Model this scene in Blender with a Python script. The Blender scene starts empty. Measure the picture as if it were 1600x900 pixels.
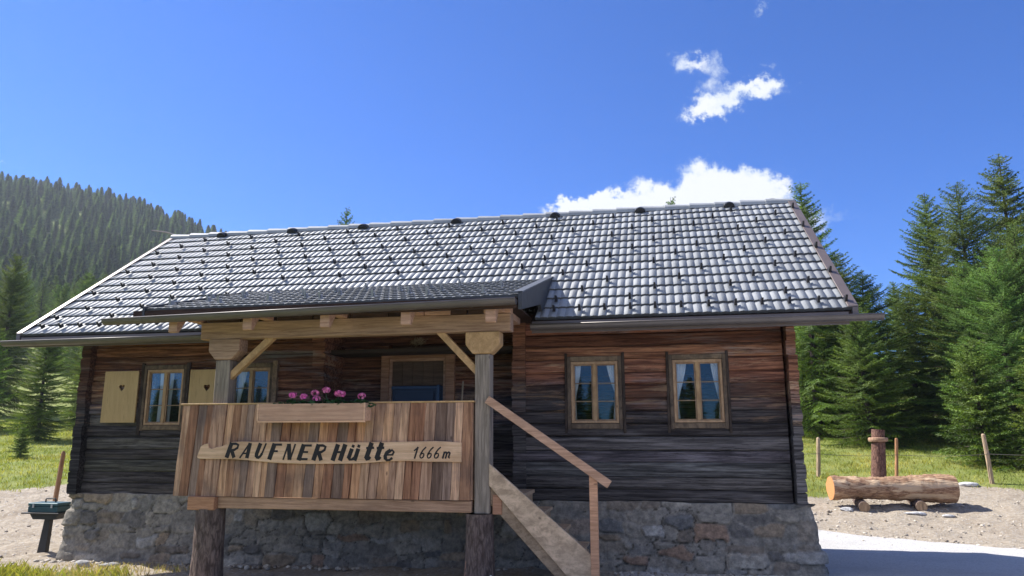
import bpy, bmesh, math, random
import numpy as np
from mathutils import Matrix, Vector
rad = math.radians
scene = bpy.context.scene
COL = scene.collection
rnd = random.Random(7)
rng = np.random.default_rng(7)

# ------------------------------------------------------------------ camera
cam_d = bpy.data.cameras.new('camera'); cam = bpy.data.objects.new('camera', cam_d); COL.objects.link(cam)
CAM = Vector((7.963, -9.065, 1.5))
YAW, PITCH, ROLL, FPX = -0.197, 0.195, -0.002, 1143.3
fw = Vector((math.sin(YAW)*math.cos(PITCH), math.cos(YAW)*math.cos(PITCH), math.sin(PITCH)))
r0 = Vector((math.cos(YAW), -math.sin(YAW), 0)); u0 = r0.cross(fw)
rr = r0*math.cos(ROLL)+u0*math.sin(ROLL); uu = -r0*math.sin(ROLL)+u0*math.cos(ROLL)
cam.matrix_world = Matrix(((rr.x, uu.x, -fw.x, CAM.x), (rr.y, uu.y, -fw.y, CAM.y), (rr.z, uu.z, -fw.z, CAM.z), (0, 0, 0, 1)))
cam_d.sensor_width = 36; cam_d.lens = FPX/1600*36; cam_d.clip_start = .1; cam_d.clip_end = 6000
scene.camera = cam

# ------------------------------------------------------------------ light and exposure
SUN = Vector((-.9, .2, 1.0)).normalized()
SUN_EL = math.asin(SUN.z); SUN_AZ = math.atan2(SUN.x, SUN.y)      # azimuth clockwise from +y
sd = bpy.data.lights.new('sun', 'SUN'); sd.energy = 4.0; sd.angle = rad(.53); sd.color = (1, .96, .9)
sun = bpy.data.objects.new('sun', sd); COL.objects.link(sun)
sun.rotation_euler = SUN.to_track_quat('Z', 'Y').to_euler(); sun.location = (-20, 0, 30)
scene.view_settings.view_transform = 'Standard'; scene.view_settings.look = 'None'
scene.view_settings.gamma = 1; scene.view_settings.use_curve_mapping = False
scene.view_settings.exposure = 1.3
scene.cycles.max_bounces = 6; scene.cycles.diffuse_bounces = 3; scene.cycles.glossy_bounces = 3
scene.cycles.transparent_max_bounces = 12; scene.cycles.volume_bounces = 0

class NT:
    """small node-tree helper"""
    def __init__(s, tree): s.t = tree; s.t.nodes.clear()
    def n(s, kind, ins=None, **props):
        nd = s.t.nodes.new(kind)
        for k, v in props.items(): setattr(nd, k, v)
        for k, v in (ins or {}).items():
            sock = nd.inputs[k]
            if isinstance(v, bpy.types.NodeSocket): s.t.links.new(v, sock)
            else: sock.default_value = v
        return nd
    def math(s, op, a, b=0.0, c=0.0, clamp=False):
        nd = s.n('ShaderNodeMath', {0: a, 1: b, 2: c}, operation=op); nd.use_clamp = clamp
        return nd.outputs[0]
    def vmath(s, op, a, b=(0, 0, 0)):
        nd = s.n('ShaderNodeVectorMath', {0: a, 1: b}, operation=op)
        return nd.outputs['Value'] if op in ('DOT_PRODUCT', 'LENGTH') else nd.outputs[0]
    def noise(s, vec, scale, detail=4, rough=.55, dist=0.0):
        return s.n('ShaderNodeTexNoise', {'Vector': vec, 'Scale': scale, 'Detail': detail, 'Roughness': rough, 'Distortion': dist})
    def mix(s, f, a, b, blend='MIX'):
        nd = s.n('ShaderNodeMix', data_type='RGBA', blend_type=blend)
        for i, v in ((0, f), (6, a), (7, b)):
            if isinstance(v, bpy.types.NodeSocket): s.t.links.new(v, nd.inputs[i])
            else: nd.inputs[i].default_value = v if i == 0 or len(v) == 4 else (*v, 1)
        return nd.outputs[2]
    def ramp(s, f, a, b):
        return s.n('ShaderNodeMapRange', {0: f, 1: a, 2: b, 3: 0.0, 4: 1.0}, interpolation_type='SMOOTHSTEP').outputs[0]

# ------------------------------------------------------------------ sky with a few fair-weather clouds
world = bpy.data.worlds.new('World'); scene.world = world; world.use_nodes = True
W = NT(world.node_tree)
sky = W.n('ShaderNodeTexSky', sky_type='NISHITA', sun_disc=False, sun_elevation=SUN_EL, sun_rotation=SUN_AZ, altitude=1666, air_density=1.0, dust_density=.5, ozone_density=1.0)
gen = W.n('ShaderNodeTexCoord').outputs['Generated']
# cloud bank to the north-west, described in two angular coordinates about one compass bearing
def cdir(v): return tuple(v)
du = W.math('DIVIDE', W.vmath('DOT_PRODUCT', gen, cdir(rr)), W.vmath('DOT_PRODUCT', gen, cdir(fw)))
dv = W.math('DIVIDE', W.vmath('DOT_PRODUCT', gen, cdir(uu)), W.vmath('DOT_PRODUCT', gen, cdir(fw)))
front = W.ramp(W.vmath('DOT_PRODUCT', gen, cdir(fw)), .3, .4)
uv = W.n('ShaderNodeCombineXYZ', {0: du, 1: dv}).outputs[0]
wn = W.n('ShaderNodeVectorMath', {0: W.noise(uv, 9, 6, .62).outputs['Color'], 1: (.5, .5, .5)}, operation='SUBTRACT').outputs[0]
wn2 = W.n('ShaderNodeVectorMath', {0: W.noise(uv, 42, 5, .6).outputs['Color'], 1: (.5, .5, .5)}, operation='SUBTRACT').outputs[0]
uvd = W.vmath('ADD', uv, W.n('ShaderNodeVectorMath', {0: wn, 'Scale': .11}, operation='SCALE').outputs[0])
uvd = W.vmath('ADD', uvd, W.n('ShaderNodeVectorMath', {0: wn2, 'Scale': .06}, operation='SCALE').outputs[0])
wn3 = W.n('ShaderNodeVectorMath', {0: W.noise(uv, 130, 5, .65).outputs['Color'], 1: (.5, .5, .5)}, operation='SUBTRACT').outputs[0]
uvd = W.vmath('ADD', uvd, W.n('ShaderNodeVectorMath', {0: wn3, 'Scale': .014}, operation='SCALE').outputs[0])
sp = W.n('ShaderNodeSeparateXYZ', {0: uvd})
blobs = [  # x, y, rx, ry, strength in the coordinates above * 1143
 (1125, 162, 52, 20, 1.05), (1190, 148, 40, 15, .95), (1212, 135, 14, 14, .6), (1080, 98, 28, 17, .85), (1106, 120, 26, 20, .6),
 (1200, 103, 12, 10, .5), (1170, 112, 12, 5, .3), (1092, 170, 24, 14, .7),
 (1188, 5, 12, 9, .6), (2, 270, 10, 5, .6),
 (900, 336, 34, 16, 1.2), (925, 330, 24, 15, 1.1), (1040, 318, 45, 34, 1.5), (1000, 330, 50, 24, 1.4), (1110, 320, 75, 34, 1.6), (1120, 280, 30, 22, 1.0),
 (1182, 292, 34, 24, 1.0), (1212, 300, 24, 16, .8), (1190, 330, 60, 24, 1.1), (960, 340, 70, 18, 1.4), (1110, 350, 170, 18, 1.5)]
tot = None
for (bx, by, rx, ry, st) in blobs:
    a = W.math('DIVIDE', W.math('SUBTRACT', sp.outputs[0], (bx-800)/FPX), rx/FPX)
    b = W.math('DIVIDE', W.math('SUBTRACT', sp.outputs[1], (450-by)/FPX), ry/FPX)
    e = W.math('MULTIPLY', W.math('EXPONENT', W.math('MULTIPLY', W.math('ADD', W.math('MULTIPLY', a, a), W.math('MULTIPLY', b, b)), -.9)), st)
    tot = e if tot is None else W.math('ADD', tot, e)
wisp = W.noise(uv, 60, 6, .7).outputs[0]
dens = W.math('ADD', tot, W.math('MULTIPLY', W.math('SUBTRACT', wisp, .5), .75))
mask = W.math('MULTIPLY', W.ramp(dens, .24, 1.1), front)
skyc = W.n('ShaderNodeHueSaturation', {'Hue': .5, 'Saturation': 1.0, 'Value': 1.0, 'Color': sky.outputs[0]}).outputs[0]
skyc = W.mix(1.0, skyc, (.15, .44, .95), 'MULTIPLY')
cshade = W.ramp(W.math('ADD', dens, W.math('MULTIPLY', W.noise(uv, 22, 4, .5).outputs[0], 1.1)), .9, 1.9)
cloudc = W.mix(cshade, (3.3, 3.9, 4.7), (4.9, 5.0, 5.2))
# unseen broken cumulus added behind the camera as neutral white fill light
bc = W.noise(W.n('ShaderNodeMapping', {'Vector': gen, 'Scale': (1, 1, 1.8)}).outputs[0], 2.6, 7, .6, .4).outputs[0]
gs = W.n('ShaderNodeSeparateXYZ', {0: gen})
bmask = W.math('MULTIPLY', W.ramp(bc, .43, .60), W.math('MULTIPLY', W.ramp(W.math('MULTIPLY', gs.outputs[1], -1.0), .05, .35), W.ramp(gs.outputs[2], .12, .3)))
skyc = W.mix(W.math('MULTIPLY', bmask, .95), skyc, (6.2, 6.1, 6.1))
final = W.mix(W.math('MULTIPLY', mask, .96), skyc, cloudc)
bg = W.n('ShaderNodeBackground', {'Color': final, 'Strength': .085})
wo = W.n('ShaderNodeOutputWorld', {0: bg.outputs[0]})

# ------------------------------------------------------------------ noise on arrays
_tab = np.random.default_rng(3).random((256, 256))
def vnoise(x, y):
    xi = np.floor(x).astype(int); yi = np.floor(y).astype(int); fx = x-xi; fy = y-yi
    fx = fx*fx*(3-2*fx); fy = fy*fy*(3-2*fy)
    g = lambda a, b: _tab[a & 255, b & 255]
    return (g(xi, yi)*(1-fx)+g(xi+1, yi)*fx)*(1-fy)+(g(xi, yi+1)*(1-fx)+g(xi+1, yi+1)*fx)*fy
def fbm(x, y, o=4):
    x = np.asarray(x, float); y = np.asarray(y, float); s = 0; a = .5
    for i in range(o): s = s+a*(vnoise(x*2**i+17*i, y*2**i+31*i)-.5); a *= .5
    return s
def sst(x, a, b):
    t = np.clip((x-a)/(b-a), 0, 1); return t*t*(3-2*t)

# ------------------------------------------------------------------ object helpers
def tag(o, label=None, cat=None, group=None, kind=None):
    if label: o['label'] = label
    if cat: o['category'] = cat
    if group: o['group'] = group
    if kind: o['kind'] = kind
    return o
def empty(name, loc=(0, 0, 0), parent=None, label=None, cat=None, group=None):
    o = bpy.data.objects.new(name, None); COL.objects.link(o)
    w = Vector(loc)
    if parent: o.parent = parent; w = w-origin(parent)
    o.location = w; o.empty_display_size = .1
    return tag(o, label, cat, group)
def origin(o):
    v = Vector((0, 0, 0))
    while o: v += o.location; o = o.parent
    return v
def link_mesh(name, me, mat, parent=None):
    o = bpy.data.objects.new(name, me); COL.objects.link(o)
    if mat: me.materials.append(mat)
    if parent: o.parent = parent
    return o
def np_mesh(name, V, F, cols=None, smooth=False, k=None):
    """V (n,3), F (m,k) with one k; fast"""
    me = bpy.data.meshes.new(name); V = np.asarray(V, np.float32); F = np.asarray(F, np.int32); k = F.shape[1]
    me.vertices.add(len(V)); me.vertices.foreach_set('co', V.ravel())
    me.loops.add(F.size); me.loops.foreach_set('vertex_index', F.ravel())
    me.polygons.add(len(F)); me.polygons.foreach_set('loop_start', np.arange(0, F.size, k, dtype=np.int32))
    me.polygons.foreach_set('loop_total', np.full(len(F), k, np.int32))
    if smooth: me.polygons.foreach_set('use_smooth', np.ones(len(F), bool))
    me.update(calc_edges=True)
    if cols is not None:
        a = me.color_attributes.new('tint', 'FLOAT_COLOR', 'POINT')
        c = np.ones((len(V), 4), np.float32); c[:, :3] = cols; a.data.foreach_set('color', c.ravel())
    return me
class MB:
    """collects faces in world coordinates and builds ONE mesh object"""
    def __init__(s): s.v = []; s.f = []; s.c = []
    def add(s, V, F, c=(1, 1, 1)):
        n = len(s.v); s.v += [tuple(p) for p in V]; s.f += [tuple(i+n for i in f) for f in F]; s.c += [c]*len(V)
    def box(s, x0, x1, y0, y1, z0, z1, c=(1, 1, 1), j=0, bev=0):
        J = (lambda: rnd.uniform(-j, j)) if j else (lambda: 0)
        P = [(x+J(), y+J(), z+J()) for x in (x0, x1) for y in (y0, y1) for z in (z0, z1)]
        s.add(P, [(0, 1, 3, 2), (4, 6, 7, 5), (0, 4, 5, 1), (2, 3, 7, 6), (0, 2, 6, 4), (1, 5, 7, 3)], c)
    def bar(s, p, q, w, h, c=(1, 1, 1), up=(0, 0, 1), ends=None):
        """square bar from p to q, w across, h along up"""
        p = Vector(p); q = Vector(q); d = (q-p).normalized(); up = Vector(up)
        sd_ = d.cross(up).normalized(); u = sd_.cross(d).normalized()
        P = []
        for k in (p, q):
            for a, b in ((-1, -1), (1, -1), (1, 1), (-1, 1)): P.append(k+sd_*a*w/2+u*b*h/2)
        s.add(P, [(0, 1, 2, 3), (7, 6, 5, 4), (0, 4, 5, 1), (1, 5, 6, 2), (2, 6, 7, 3), (3, 7, 4, 0)], c)
    def tube(s, pts, radii, n=10, c=(1, 1, 1), cap=True, wob=0):
        pts = [Vector(p) for p in pts]; radii = radii if hasattr(radii, '__len__') else [radii]*len(pts)
        P = []; prev = None
        for i, p in enumerate(pts):
            d = (pts[min(i+1, len(pts)-1)]-pts[max(i-1, 0)]).normalized()
            a = d.orthogonal().normalized() if prev is None else (prev-d*prev.dot(d)).normalized(); prev = a; b = d.cross(a)
            for k in range(n):
                t = 2*math.pi*k/n; r_ = radii[i]*(1+rnd.uniform(-wob, wob)); P.append(p+(a*math.cos(t)+b*math.sin(t))*r_)
        F = [(i*n+k, i*n+(k+1) % n, (i+1)*n+(k+1) % n, (i+1)*n+k) for i in range(len(pts)-1) for k in range(n)]
        if cap: F += [tuple(range(n))[::-1], tuple((len(pts)-1)*n+k for k in range(n))]
        s.add(P, F, c)
    def prism(s, poly, y0, y1, c=(1, 1, 1)):
        """polygon in x,z extruded along y"""
        n = len(poly); P = [(x, y0, z) for x, z in poly]+[(x, y1, z) for x, z in poly]
        F = [tuple(range(n)), tuple(range(2*n-1, n-1, -1))]+[(i, i+n, (i+1) % n+n, (i+1) % n) for i in range(n)]
        s.add(P, F, c)
    def prism_x(s, poly, x0, x1, c=(1, 1, 1)):
        n = len(poly); P = [(x0, y, z) for y, z in poly]+[(x1, y, z) for y, z in poly]
        s.add(P, [tuple(range(n)), tuple(range(2*n-1, n-1, -1))]+[(i, i+n, (i+1) % n+n, (i+1) % n) for i in range(n)], c)
    def lathe(s, prof, cx, cy, n=20, c=(1, 1, 1)):
        P = [(cx+r_*math.cos(2*math.pi*k/n), cy+r_*math.sin(2*math.pi*k/n), z) for r_, z in prof for k in range(n)]
        F = [(i*n+k, i*n+(k+1) % n, (i+1)*n+(k+1) % n, (i+1)*n+k) for i in range(len(prof)-1) for k in range(n)]
        s.add(P, F+[tuple(range(n))[::-1], tuple((len(prof)-1)*n+k for k in range(n))], c)
    def mesh(s, name, off=Vector((0, 0, 0)), smooth=False, bevel=0, fixn=True):
        me = bpy.data.meshes.new(name); me.from_pydata([(p[0]-off.x, p[1]-off.y, p[2]-off.z) for p in s.v], [], s.f)
        a = me.color_attributes.new('tint', 'FLOAT_COLOR', 'POINT')
        a.data.foreach_set('color', np.array([(*c, 1) for c in s.c], np.float32).ravel())
        if bevel or fixn:
            bm = bmesh.new(); bm.from_mesh(me); bmesh.ops.recalc_face_normals(bm, faces=bm.faces)
            if bevel:
                ed = [e for e in bm.edges if len(e.link_faces) == 2 and e.calc_face_angle(0) > .6]
                bmesh.ops.bevel(bm, geom=ed, offset=bevel, segments=1, affect='EDGES', clamp_overlap=True)
            bm.to_mesh(me); bm.free()
        if smooth: me.polygons.foreach_set('use_smooth', [True]*len(me.polygons))
        return me
    def build(s, name, mat, parent=None, smooth=False, bevel=0, **k):
        off = origin(parent) if parent else Vector((0, 0, 0))
        o = link_mesh(name, s.mesh(name, off, smooth, bevel), mat, parent)
        return tag(o, **k)

# ------------------------------------------------------------------ materials
def mat(name):
    m = bpy.data.materials.new(name); m.use_nodes = True; return m, NT(m.node_tree)
def finish(N, color, rough=.7, bump=None, bstr=.3, bdist=.01, spec=.3, **extra):
    ins = {'Base Color': color, 'Roughness': rough, 'Specular IOR Level': spec}; ins.update(extra)
    if bump is not None: ins['Normal'] = N.n('ShaderNodeBump', {'Strength': bstr, 'Distance': bdist, 'Height': bump}).outputs[0]
    p = N.n('ShaderNodeBsdfPrincipled', {k: (v if isinstance(v, bpy.types.NodeSocket) or not isinstance(v, tuple) or len(v) != 3 else (*v, 1)) for k, v in ins.items()})
    N.n('ShaderNodeOutputMaterial', {0: p.outputs[0]})
    return p
def pos(N): return N.n('ShaderNodeNewGeometry').outputs['Position']
def obco(N): return N.n('ShaderNodeTexCoord').outputs['Object']
def mapped(N, vec, scale): return N.n('ShaderNodeMapping', {'Vector': vec, 'Scale': scale}).outputs[0]
def tint(N): return N.n('ShaderNodeAttribute', attribute_name='tint').outputs['Color']

def wood_mat(name, a, b, grain=(2, 40, 40), rough=.75, knots=True, stain=None, bstr=.25):
    m, N = mat(name); P = pos(N)
    g = N.noise(mapped(N, P, grain), 1.0, 6, .65, .4).outputs[0]
    g2 = N.noise(mapped(N, P, tuple(v*4 for v in grain)), 1.0, 3, .6).outputs[0]
    c = N.mix(N.ramp(g, .32, .68), a, b)
    c = N.mix(N.math('MULTIPLY', N.ramp(g2, .5, .75), .35), c, tuple(v*.45 for v in a))
    big = N.noise(P, 2.3, 4, .6).outputs[0]
    c = N.mix(N.math('MULTIPLY', N.ramp(big, .45, .7), .5), c, stain or tuple(v*.55 for v in b))
    if knots:
        v = N.n('ShaderNodeTexVoronoi', {'Vector': mapped(N, P, tuple(1.5+v*.08 for v in grain)), 'Scale': 1.6}, feature='F1').outputs['Distance']
        c = N.mix(N.math('MULTIPLY', N.math('SUBTRACT', 1.0, N.ramp(v, .03, .09)), .7), c, tuple(x*.3 for x in a))
    c = N.mix(1.0, c, tint(N), 'MULTIPLY'); c = N.mix(1.0, c, (1.04, 1.0, .96), 'MULTIPLY')
    finish(N, c, rough, N.math('ADD', g, g2), bstr, .004, .25)
    return m

M = {}
# weathered log wall: sun-reddened under the eaves, black-grey low down, tan where the surface has flaked
m, N = mat('log_wall'); P = pos(N)
sepz = N.n('ShaderNodeSeparateXYZ', {0: P}).outputs[2]
g = N.noise(mapped(N, P, (1.3, 30, 34)), 1.0, 7, .68, .5).outputs[0]
g2 = N.noise(mapped(N, P, (6, 110, 150)), 1.0, 4, .6).outputs[0]
bn = N.noise(mapped(N, P, (.55, .9, 3.0)), 1.0, 6, .68).outputs[0]
zz = N.math('ADD', sepz, N.math('MULTIPLY', N.math('SUBTRACT', bn, .5), 1.3))
red = N.mix(N.ramp(g, .35, .68), (.09, .036, .022), (.36, .16, .085))
blk = N.mix(N.ramp(g, .35, .72), (.040, .036, .035), (.18, .163, .152))
c = N.mix(N.ramp(zz, 1.7, 2.2), blk, red)
tanm = N.math('MULTIPLY', N.ramp(N.math('ADD', N.noise(mapped(N, P, (1.0, 2, 9)), 1.0, 6, .75, .6).outputs[0], N.math('MULTIPLY', g, .25)), .64, .74),
       N.math('MULTIPLY', N.ramp(zz, 1.45, 1.8), N.math('SUBTRACT', 1.0, N.ramp(zz, 2.25, 2.6))))
c = N.mix(N.math('MULTIPLY', tanm, .8), c, (.36, .235, .14))
gry = N.ramp(N.noise(mapped(N, P, (.5, 1, 5)), 1.0, 5, .7).outputs[0], .52, .7)
c = N.mix(N.math('MULTIPLY', gry, N.ramp(g, .3, .62)), c, (.25, .235, .22))
crk = N.noise(mapped(N, P, (1.6, 20, 62)), 1.0, 5, .55, .35).outputs[0]
cr = N.math('MULTIPLY', N.ramp(N.math('ABSOLUTE', N.math('SUBTRACT', crk, .5)), .014, .0), N.ramp(N.noise(mapped(N, P, (1.2, 3, 6)), 1.0, 4).outputs[0], .48, .56))
c = N.mix(N.math('MULTIPLY', cr, .9), c, (.006, .005, .005))
c = N.mix(N.math('MULTIPLY', N.ramp(g2, .52, .7), .5), c, (.012, .01, .01))
c = N.mix(1.0, c, tint(N), 'MULTIPLY')
finish(N, c, .85, N.math('SUBTRACT', N.math('ADD', N.math('MULTIPLY', g, 1.4), g2), cr), .75, .012, .15)
M['log'] = m
M['oldwood'] = wood_mat('weathered_grey_wood', (.15, .128, .10), (.36, .305, .245), (40, 40, 2.2), .85)
M['oldwood_x'] = wood_mat('weathered_beam_wood', (.25, .155, .10), (.50, .335, .225), (2.2, 40, 40), .8)
M['freshwood'] = wood_mat('fresh_wood', (.40, .25, .115), (.58, .38, .19), (12, 30, 12), .65)
M['railwood'] = wood_mat('board_wood', (.25, .155, .10), (.58, .405, .28), (24, 24, 1.8), .75, stain=(.10, .085, .09))
M['redwood'] = wood_mat('larch_wood', (.36, .21, .13), (.58, .37, .25), (3, 40, 40), .7)
M['boxwood'] = wood_mat('planter_wood', (.44, .255, .165), (.58, .37, .245), (2, 30, 40), .65)
M['signwood'] = wood_mat('sign_wood', (.56, .355, .205), (.76, .53, .34), (1.3, 20, 22), .6, knots=False, stain=(.40, .25, .14))
M['stairwood'] = wood_mat('stair_wood', (.28, .205, .135), (.54, .41, .28), (8, 30, 14), .8)
M['framewood'] = wood_mat('window_wood', (.34, .215, .12), (.50, .34, .20), (20, 20, 8), .6)
M['casing'] = wood_mat('casing_wood', (.07, .052, .038), (.17, .125, .085), (14, 20, 8), .85)
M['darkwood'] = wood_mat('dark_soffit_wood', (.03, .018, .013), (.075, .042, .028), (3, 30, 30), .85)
M['doorwood'] = wood_mat('door_wood', (.085, .055, .035), (.15, .10, .065), (3, 30, 30), .7)
M['shutter'] = wood_mat('shutter_paint', (.42, .29, .13), (.48, .335, .155), (14, 14, 1.5), .6, knots=False, stain=(.45, .31, .15), bstr=.1)

def plain(name, col, rough=.5, metal=0.0, spec=.5, var=.25, scale=6, bump=0):
    m, N = mat(name); P = pos(N); nz = N.noise(P, scale, 5, .65).outputs[0]
    c = N.mix(N.math('MULTIPLY', N.ramp(nz, .35, .7), var), col, tuple(v*.4 for v in col))
    c = N.mix(1.0, c, tint(N), 'MULTIPLY')
    finish(N, c, N.math('ADD', rough-.06, N.math('MULTIPLY', nz, .14)), nz if bump else None, bump or .1, .004, spec, Metallic=metal); return m
M['gutter'] = plain('brown_metal', (.135, .115, .105), .42, .35, .5, .3, 3)
M['verge'] = plain('brown_verge_metal', (.17, .135, .12), .4, .3, .5, .3, 3)
M['grey_metal'] = plain('grey_sheet_metal', (.05, .053, .058), .55, .2)
M['black'] = plain('black_plastic', (.018, .018, .02), .45)
M['hook'] = plain('snow_hook_metal', (.022, .022, .026), .5)
M['lit_hook'] = plain('lit_hook_metal', (.30, .31, .33), .45, .5)  # paler hook metal: light caught by the porch hooks put into the colour
M['letter'] = plain('burnt_black_lettering', (.012, .009, .008), .7, var=.1)
M['teal'] = plain('teal_metal', (.035, .085, .10), .45, .2, var=.45, scale=14)
M['rust'] = plain('dark_steel', (.045, .042, .04), .6, .4)
M['blue'] = plain('blue_paint', (.02, .042, .085), .4)
M['white'] = plain('white_glaze', (.55, .58, .56), .5, var=.15)
M['curtain'] = plain('white_curtain', (.8, .8, .8), .9, var=.05)
M['straw'] = plain('straw', (.48, .34, .2), .9)
M['petal'] = plain('pink_petals', (.75, .16, .36), .6, var=.35, scale=60)
M['leaf'] = plain('geranium_leaf', (.035, .10, .03), .6, var=.5, scale=40)
M['inner'] = plain('dark_interior', (.05, .035, .025), .9)
M['cutwood'] = None

# bark
def bark_mat(name, a, b, sc=(9, 9, 2.2), patch=None, rotate=False):
    m, N = mat(name); P = obco(N)
    v = N.n('ShaderNodeTexVoronoi', {'Vector': mapped(N, P, sc), 'Scale': 2.4}, feature='DISTANCE_TO_EDGE').outputs['Distance']
    nz = N.noise(mapped(N, P, sc), 3.0, 6, .7, .8).outputs[0]
    c = N.mix(N.ramp(nz, .35, .68), a, b)
    c = N.mix(N.math('MULTIPLY', N.math('SUBTRACT', 1.0, N.ramp(v, 0.0, .16)), N.math('MULTIPLY', N.ramp(N.noise(P, 7.0, 3).outputs[0], .42, .6), .6)), c, tuple(x*.45 for x in a))
    if patch:
        pn = N.noise(mapped(N, P, tuple(s*.35 for s in sc)), 2.0, 5, .65, .5).outputs[0]
        c = N.mix(N.ramp(pn, .52, .60), c, patch)
    c = N.mix(1.0, c, tint(N), 'MULTIPLY')
    finish(N, c, .88, N.math('ADD', N.math('MULTIPLY', v, .8), nz), .9, .02, .15); return m
M['bark'] = bark_mat('bark', (.085, .06, .05), (.23, .17, .14))
M['bark_log'] = bark_mat('peeled_log_bark', (.22, .12, .075), (.50, .33, .20), (1.3, 8, 8), (.56, .41, .27))
M['stumpbark'] = bark_mat('stump_bark', (.10, .05, .04), (.26, .15, .11), (9, 9, 3))
M['treebark'] = bark_mat('tree_bark', (.05, .04, .035), (.13, .10, .085), (5, 5, 1.5))
m, N = mat('cut_end_grain'); P = obco(N)
ws = N.n('ShaderNodeTexWave', {'Vector': mapped(N, P, (.001, 1, 1)), 'Scale': 9, 'Distortion': 1.2, 'Detail': 3}, wave_type='RINGS', rings_direction='X').outputs['Fac']
finish(N, N.mix(ws, (.46, .19, .065), (.60, .29, .12)), .75, ws, .1, .003); M['cut'] = m

# roof tiles
m, N = mat('roof_tiles'); P = pos(N)
tn = N.noise(P, 1.7, 5, .65).outputs[0]
fn = N.noise(P, 45, 4, .7).outputs[0]
c = N.mix(N.ramp(tn, .3, .7), (.235, .245, .25), (.305, .315, .32))
c = N.mix(N.math('MULTIPLY', N.ramp(fn, .5, .75), .4), c, (.15, .155, .16))
edge_ = None; lich = N.ramp(N.noise(P, 7, 6, .75).outputs[0], .62, .74)
c = N.mix(N.math('MULTIPLY', lich, .25), c, (.31, .32, .28))
c = N.mix(1.0, c, tint(N), 'MULTIPLY')
finish(N, c, N.math('ADD', .5, N.math('MULTIPLY', fn, .14)), fn, .12, .004, .5)
M['tile'] = m

# stone foundation (stone tint comes per stone from the mesh; mortar is the attribute's own colour)
m, N = mat('rubble_masonry'); P = pos(N)
n1 = N.noise(P, 14, 7, .72).outputs[0]; n2 = N.noise(P, 60, 4, .6).outputs[0]
c = N.mix(1.0, tint(N), N.mix(N.ramp(n1, .3, .72), (.62, .62, .62), (1.45, 1.42, 1.36)), 'MULTIPLY')
finish(N, c, .9, N.math('ADD', n1, N.math('MULTIPLY', n2, .4)), .8, .02, .2)
M['stone'] = m

# glass: clear pane with a mirror reflection that follows Fresnel
m, N = mat('window_glass')
fr = N.n('ShaderNodeFresnel', {'IOR': 1.5}).outputs[0]
ms = N.n('ShaderNodeMixShader', {0: fr, 1: N.n('ShaderNodeBsdfTransparent', {'Color': (.93, .95, .95, 1)}).outputs[0],
     2: N.n('ShaderNodeBsdfGlossy', {'Roughness': .02, 'Color': (1, 1, 1, 1)}).outputs[0]})
N.n('ShaderNodeOutputMaterial', {0: ms.outputs[0]}); M['glass'] = m

# foliage
def foliage(name, a, b, transl=.3, hv=.03):
    m, N = mat(name); P = obco(N)
    oi = N.n('ShaderNodeObjectInfo').outputs['Random']
    nz = N.noise(P, 1.1, 4, .6).outputs[0]
    c = N.mix(N.ramp(nz, .35, .68), a, b)
    c = N.mix(1.0, c, tint(N), 'MULTIPLY')
    c = N.n('ShaderNodeHueSaturation', {'Hue': N.math('ADD', .5-hv/2, N.math('MULTIPLY', oi, hv)), 'Saturation': 1.0,
        'Value': N.math('ADD', .8, N.math('MULTIPLY', oi, .4)), 'Color': c}).outputs[0]
    d = N.n('ShaderNodeBsdfPrincipled', {'Base Color': c, 'Roughness': .55, 'Specular IOR Level': .25})
    t = N.n('ShaderNodeBsdfTranslucent', {'Color': N.mix(1.0, c, (1.3, 1.25, .5), 'MULTIPLY')})
    ms = N.n('ShaderNodeMixShader', {0: transl, 1: d.outputs[0], 2: t.outputs[0]})
    N.n('ShaderNodeOutputMaterial', {0: ms.outputs[0]}); return m
M['needles'] = foliage('spruce_needles', (.085, .145, .03), (.18, .25, .05))
M['larch'] = foliage('larch_needles', (.10, .17, .038), (.17, .25, .058))
M['grass'] = foliage('grass_blades', (.20, .255, .055), (.34, .37, .10), .4)
M['drygrass'] = foliage('dry_grass_blades', (.30, .30, .15), (.44, .41, .25), .3)

# ------------------------------------------------------------------ terrain
RX = np.array([-300, -30, -3, 0, 2, 5, 7, 8.5, 10, 12, 20, 40, 80, 150, 300, 3000.]); RZ = np.array([-2, 0, -.02, -.05, -.28, -.48, -.5, -.33, -.06, .33, 1.35, 3.9, 7.5, 10, 12, 12.])
LX = np.array([-300, -30, -3, 0, 2.5, 4, 8, 15, 25, 45, 80, 150, 300, 3000.]); LZ = np.array([-2, -.3, -.16, -.17, -.08, .2, .6, 1.05, 1.9, 4.6, 9, 14, 16, 12.])
def terrain(x, y):
    x = np.asarray(x, float); y = np.asarray(y, float)
    w = sst(x, 0, 9.6)
    z = np.interp(y, LX, LZ)*(1-w)+np.interp(y, RX, RZ)*w
    d2 = (x+293)**2+(y-298)**2
    z = z+98*np.exp(-d2/(2*126.**2))*sst(np.hypot(x-8, y+9), 20, 120)
    far = sst(np.hypot(x-8, y+9), 18, 60)
    return z+far*(fbm(x*.06, y*.06, 4)*2.2)+.10*fbm(x*.35, y*.35, 3)*sst(np.abs(y-2.5), 3, 6)
ROADY = lambda x: np.interp(x, [6, 11, 14, 20, 28, 45], [9.6, 7.45, 5.65, 1.6, -6, -26])
def road_left(y): return np.interp(y, [-60, -6, -3, 0, 10], [5.2, 6.4, 6.9, 7.6, 7.6])
def road_mask(x, y): return sst(ROADY(x)-y, -.05, .35)*sst(x-road_left(y), -.2, .3)
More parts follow.
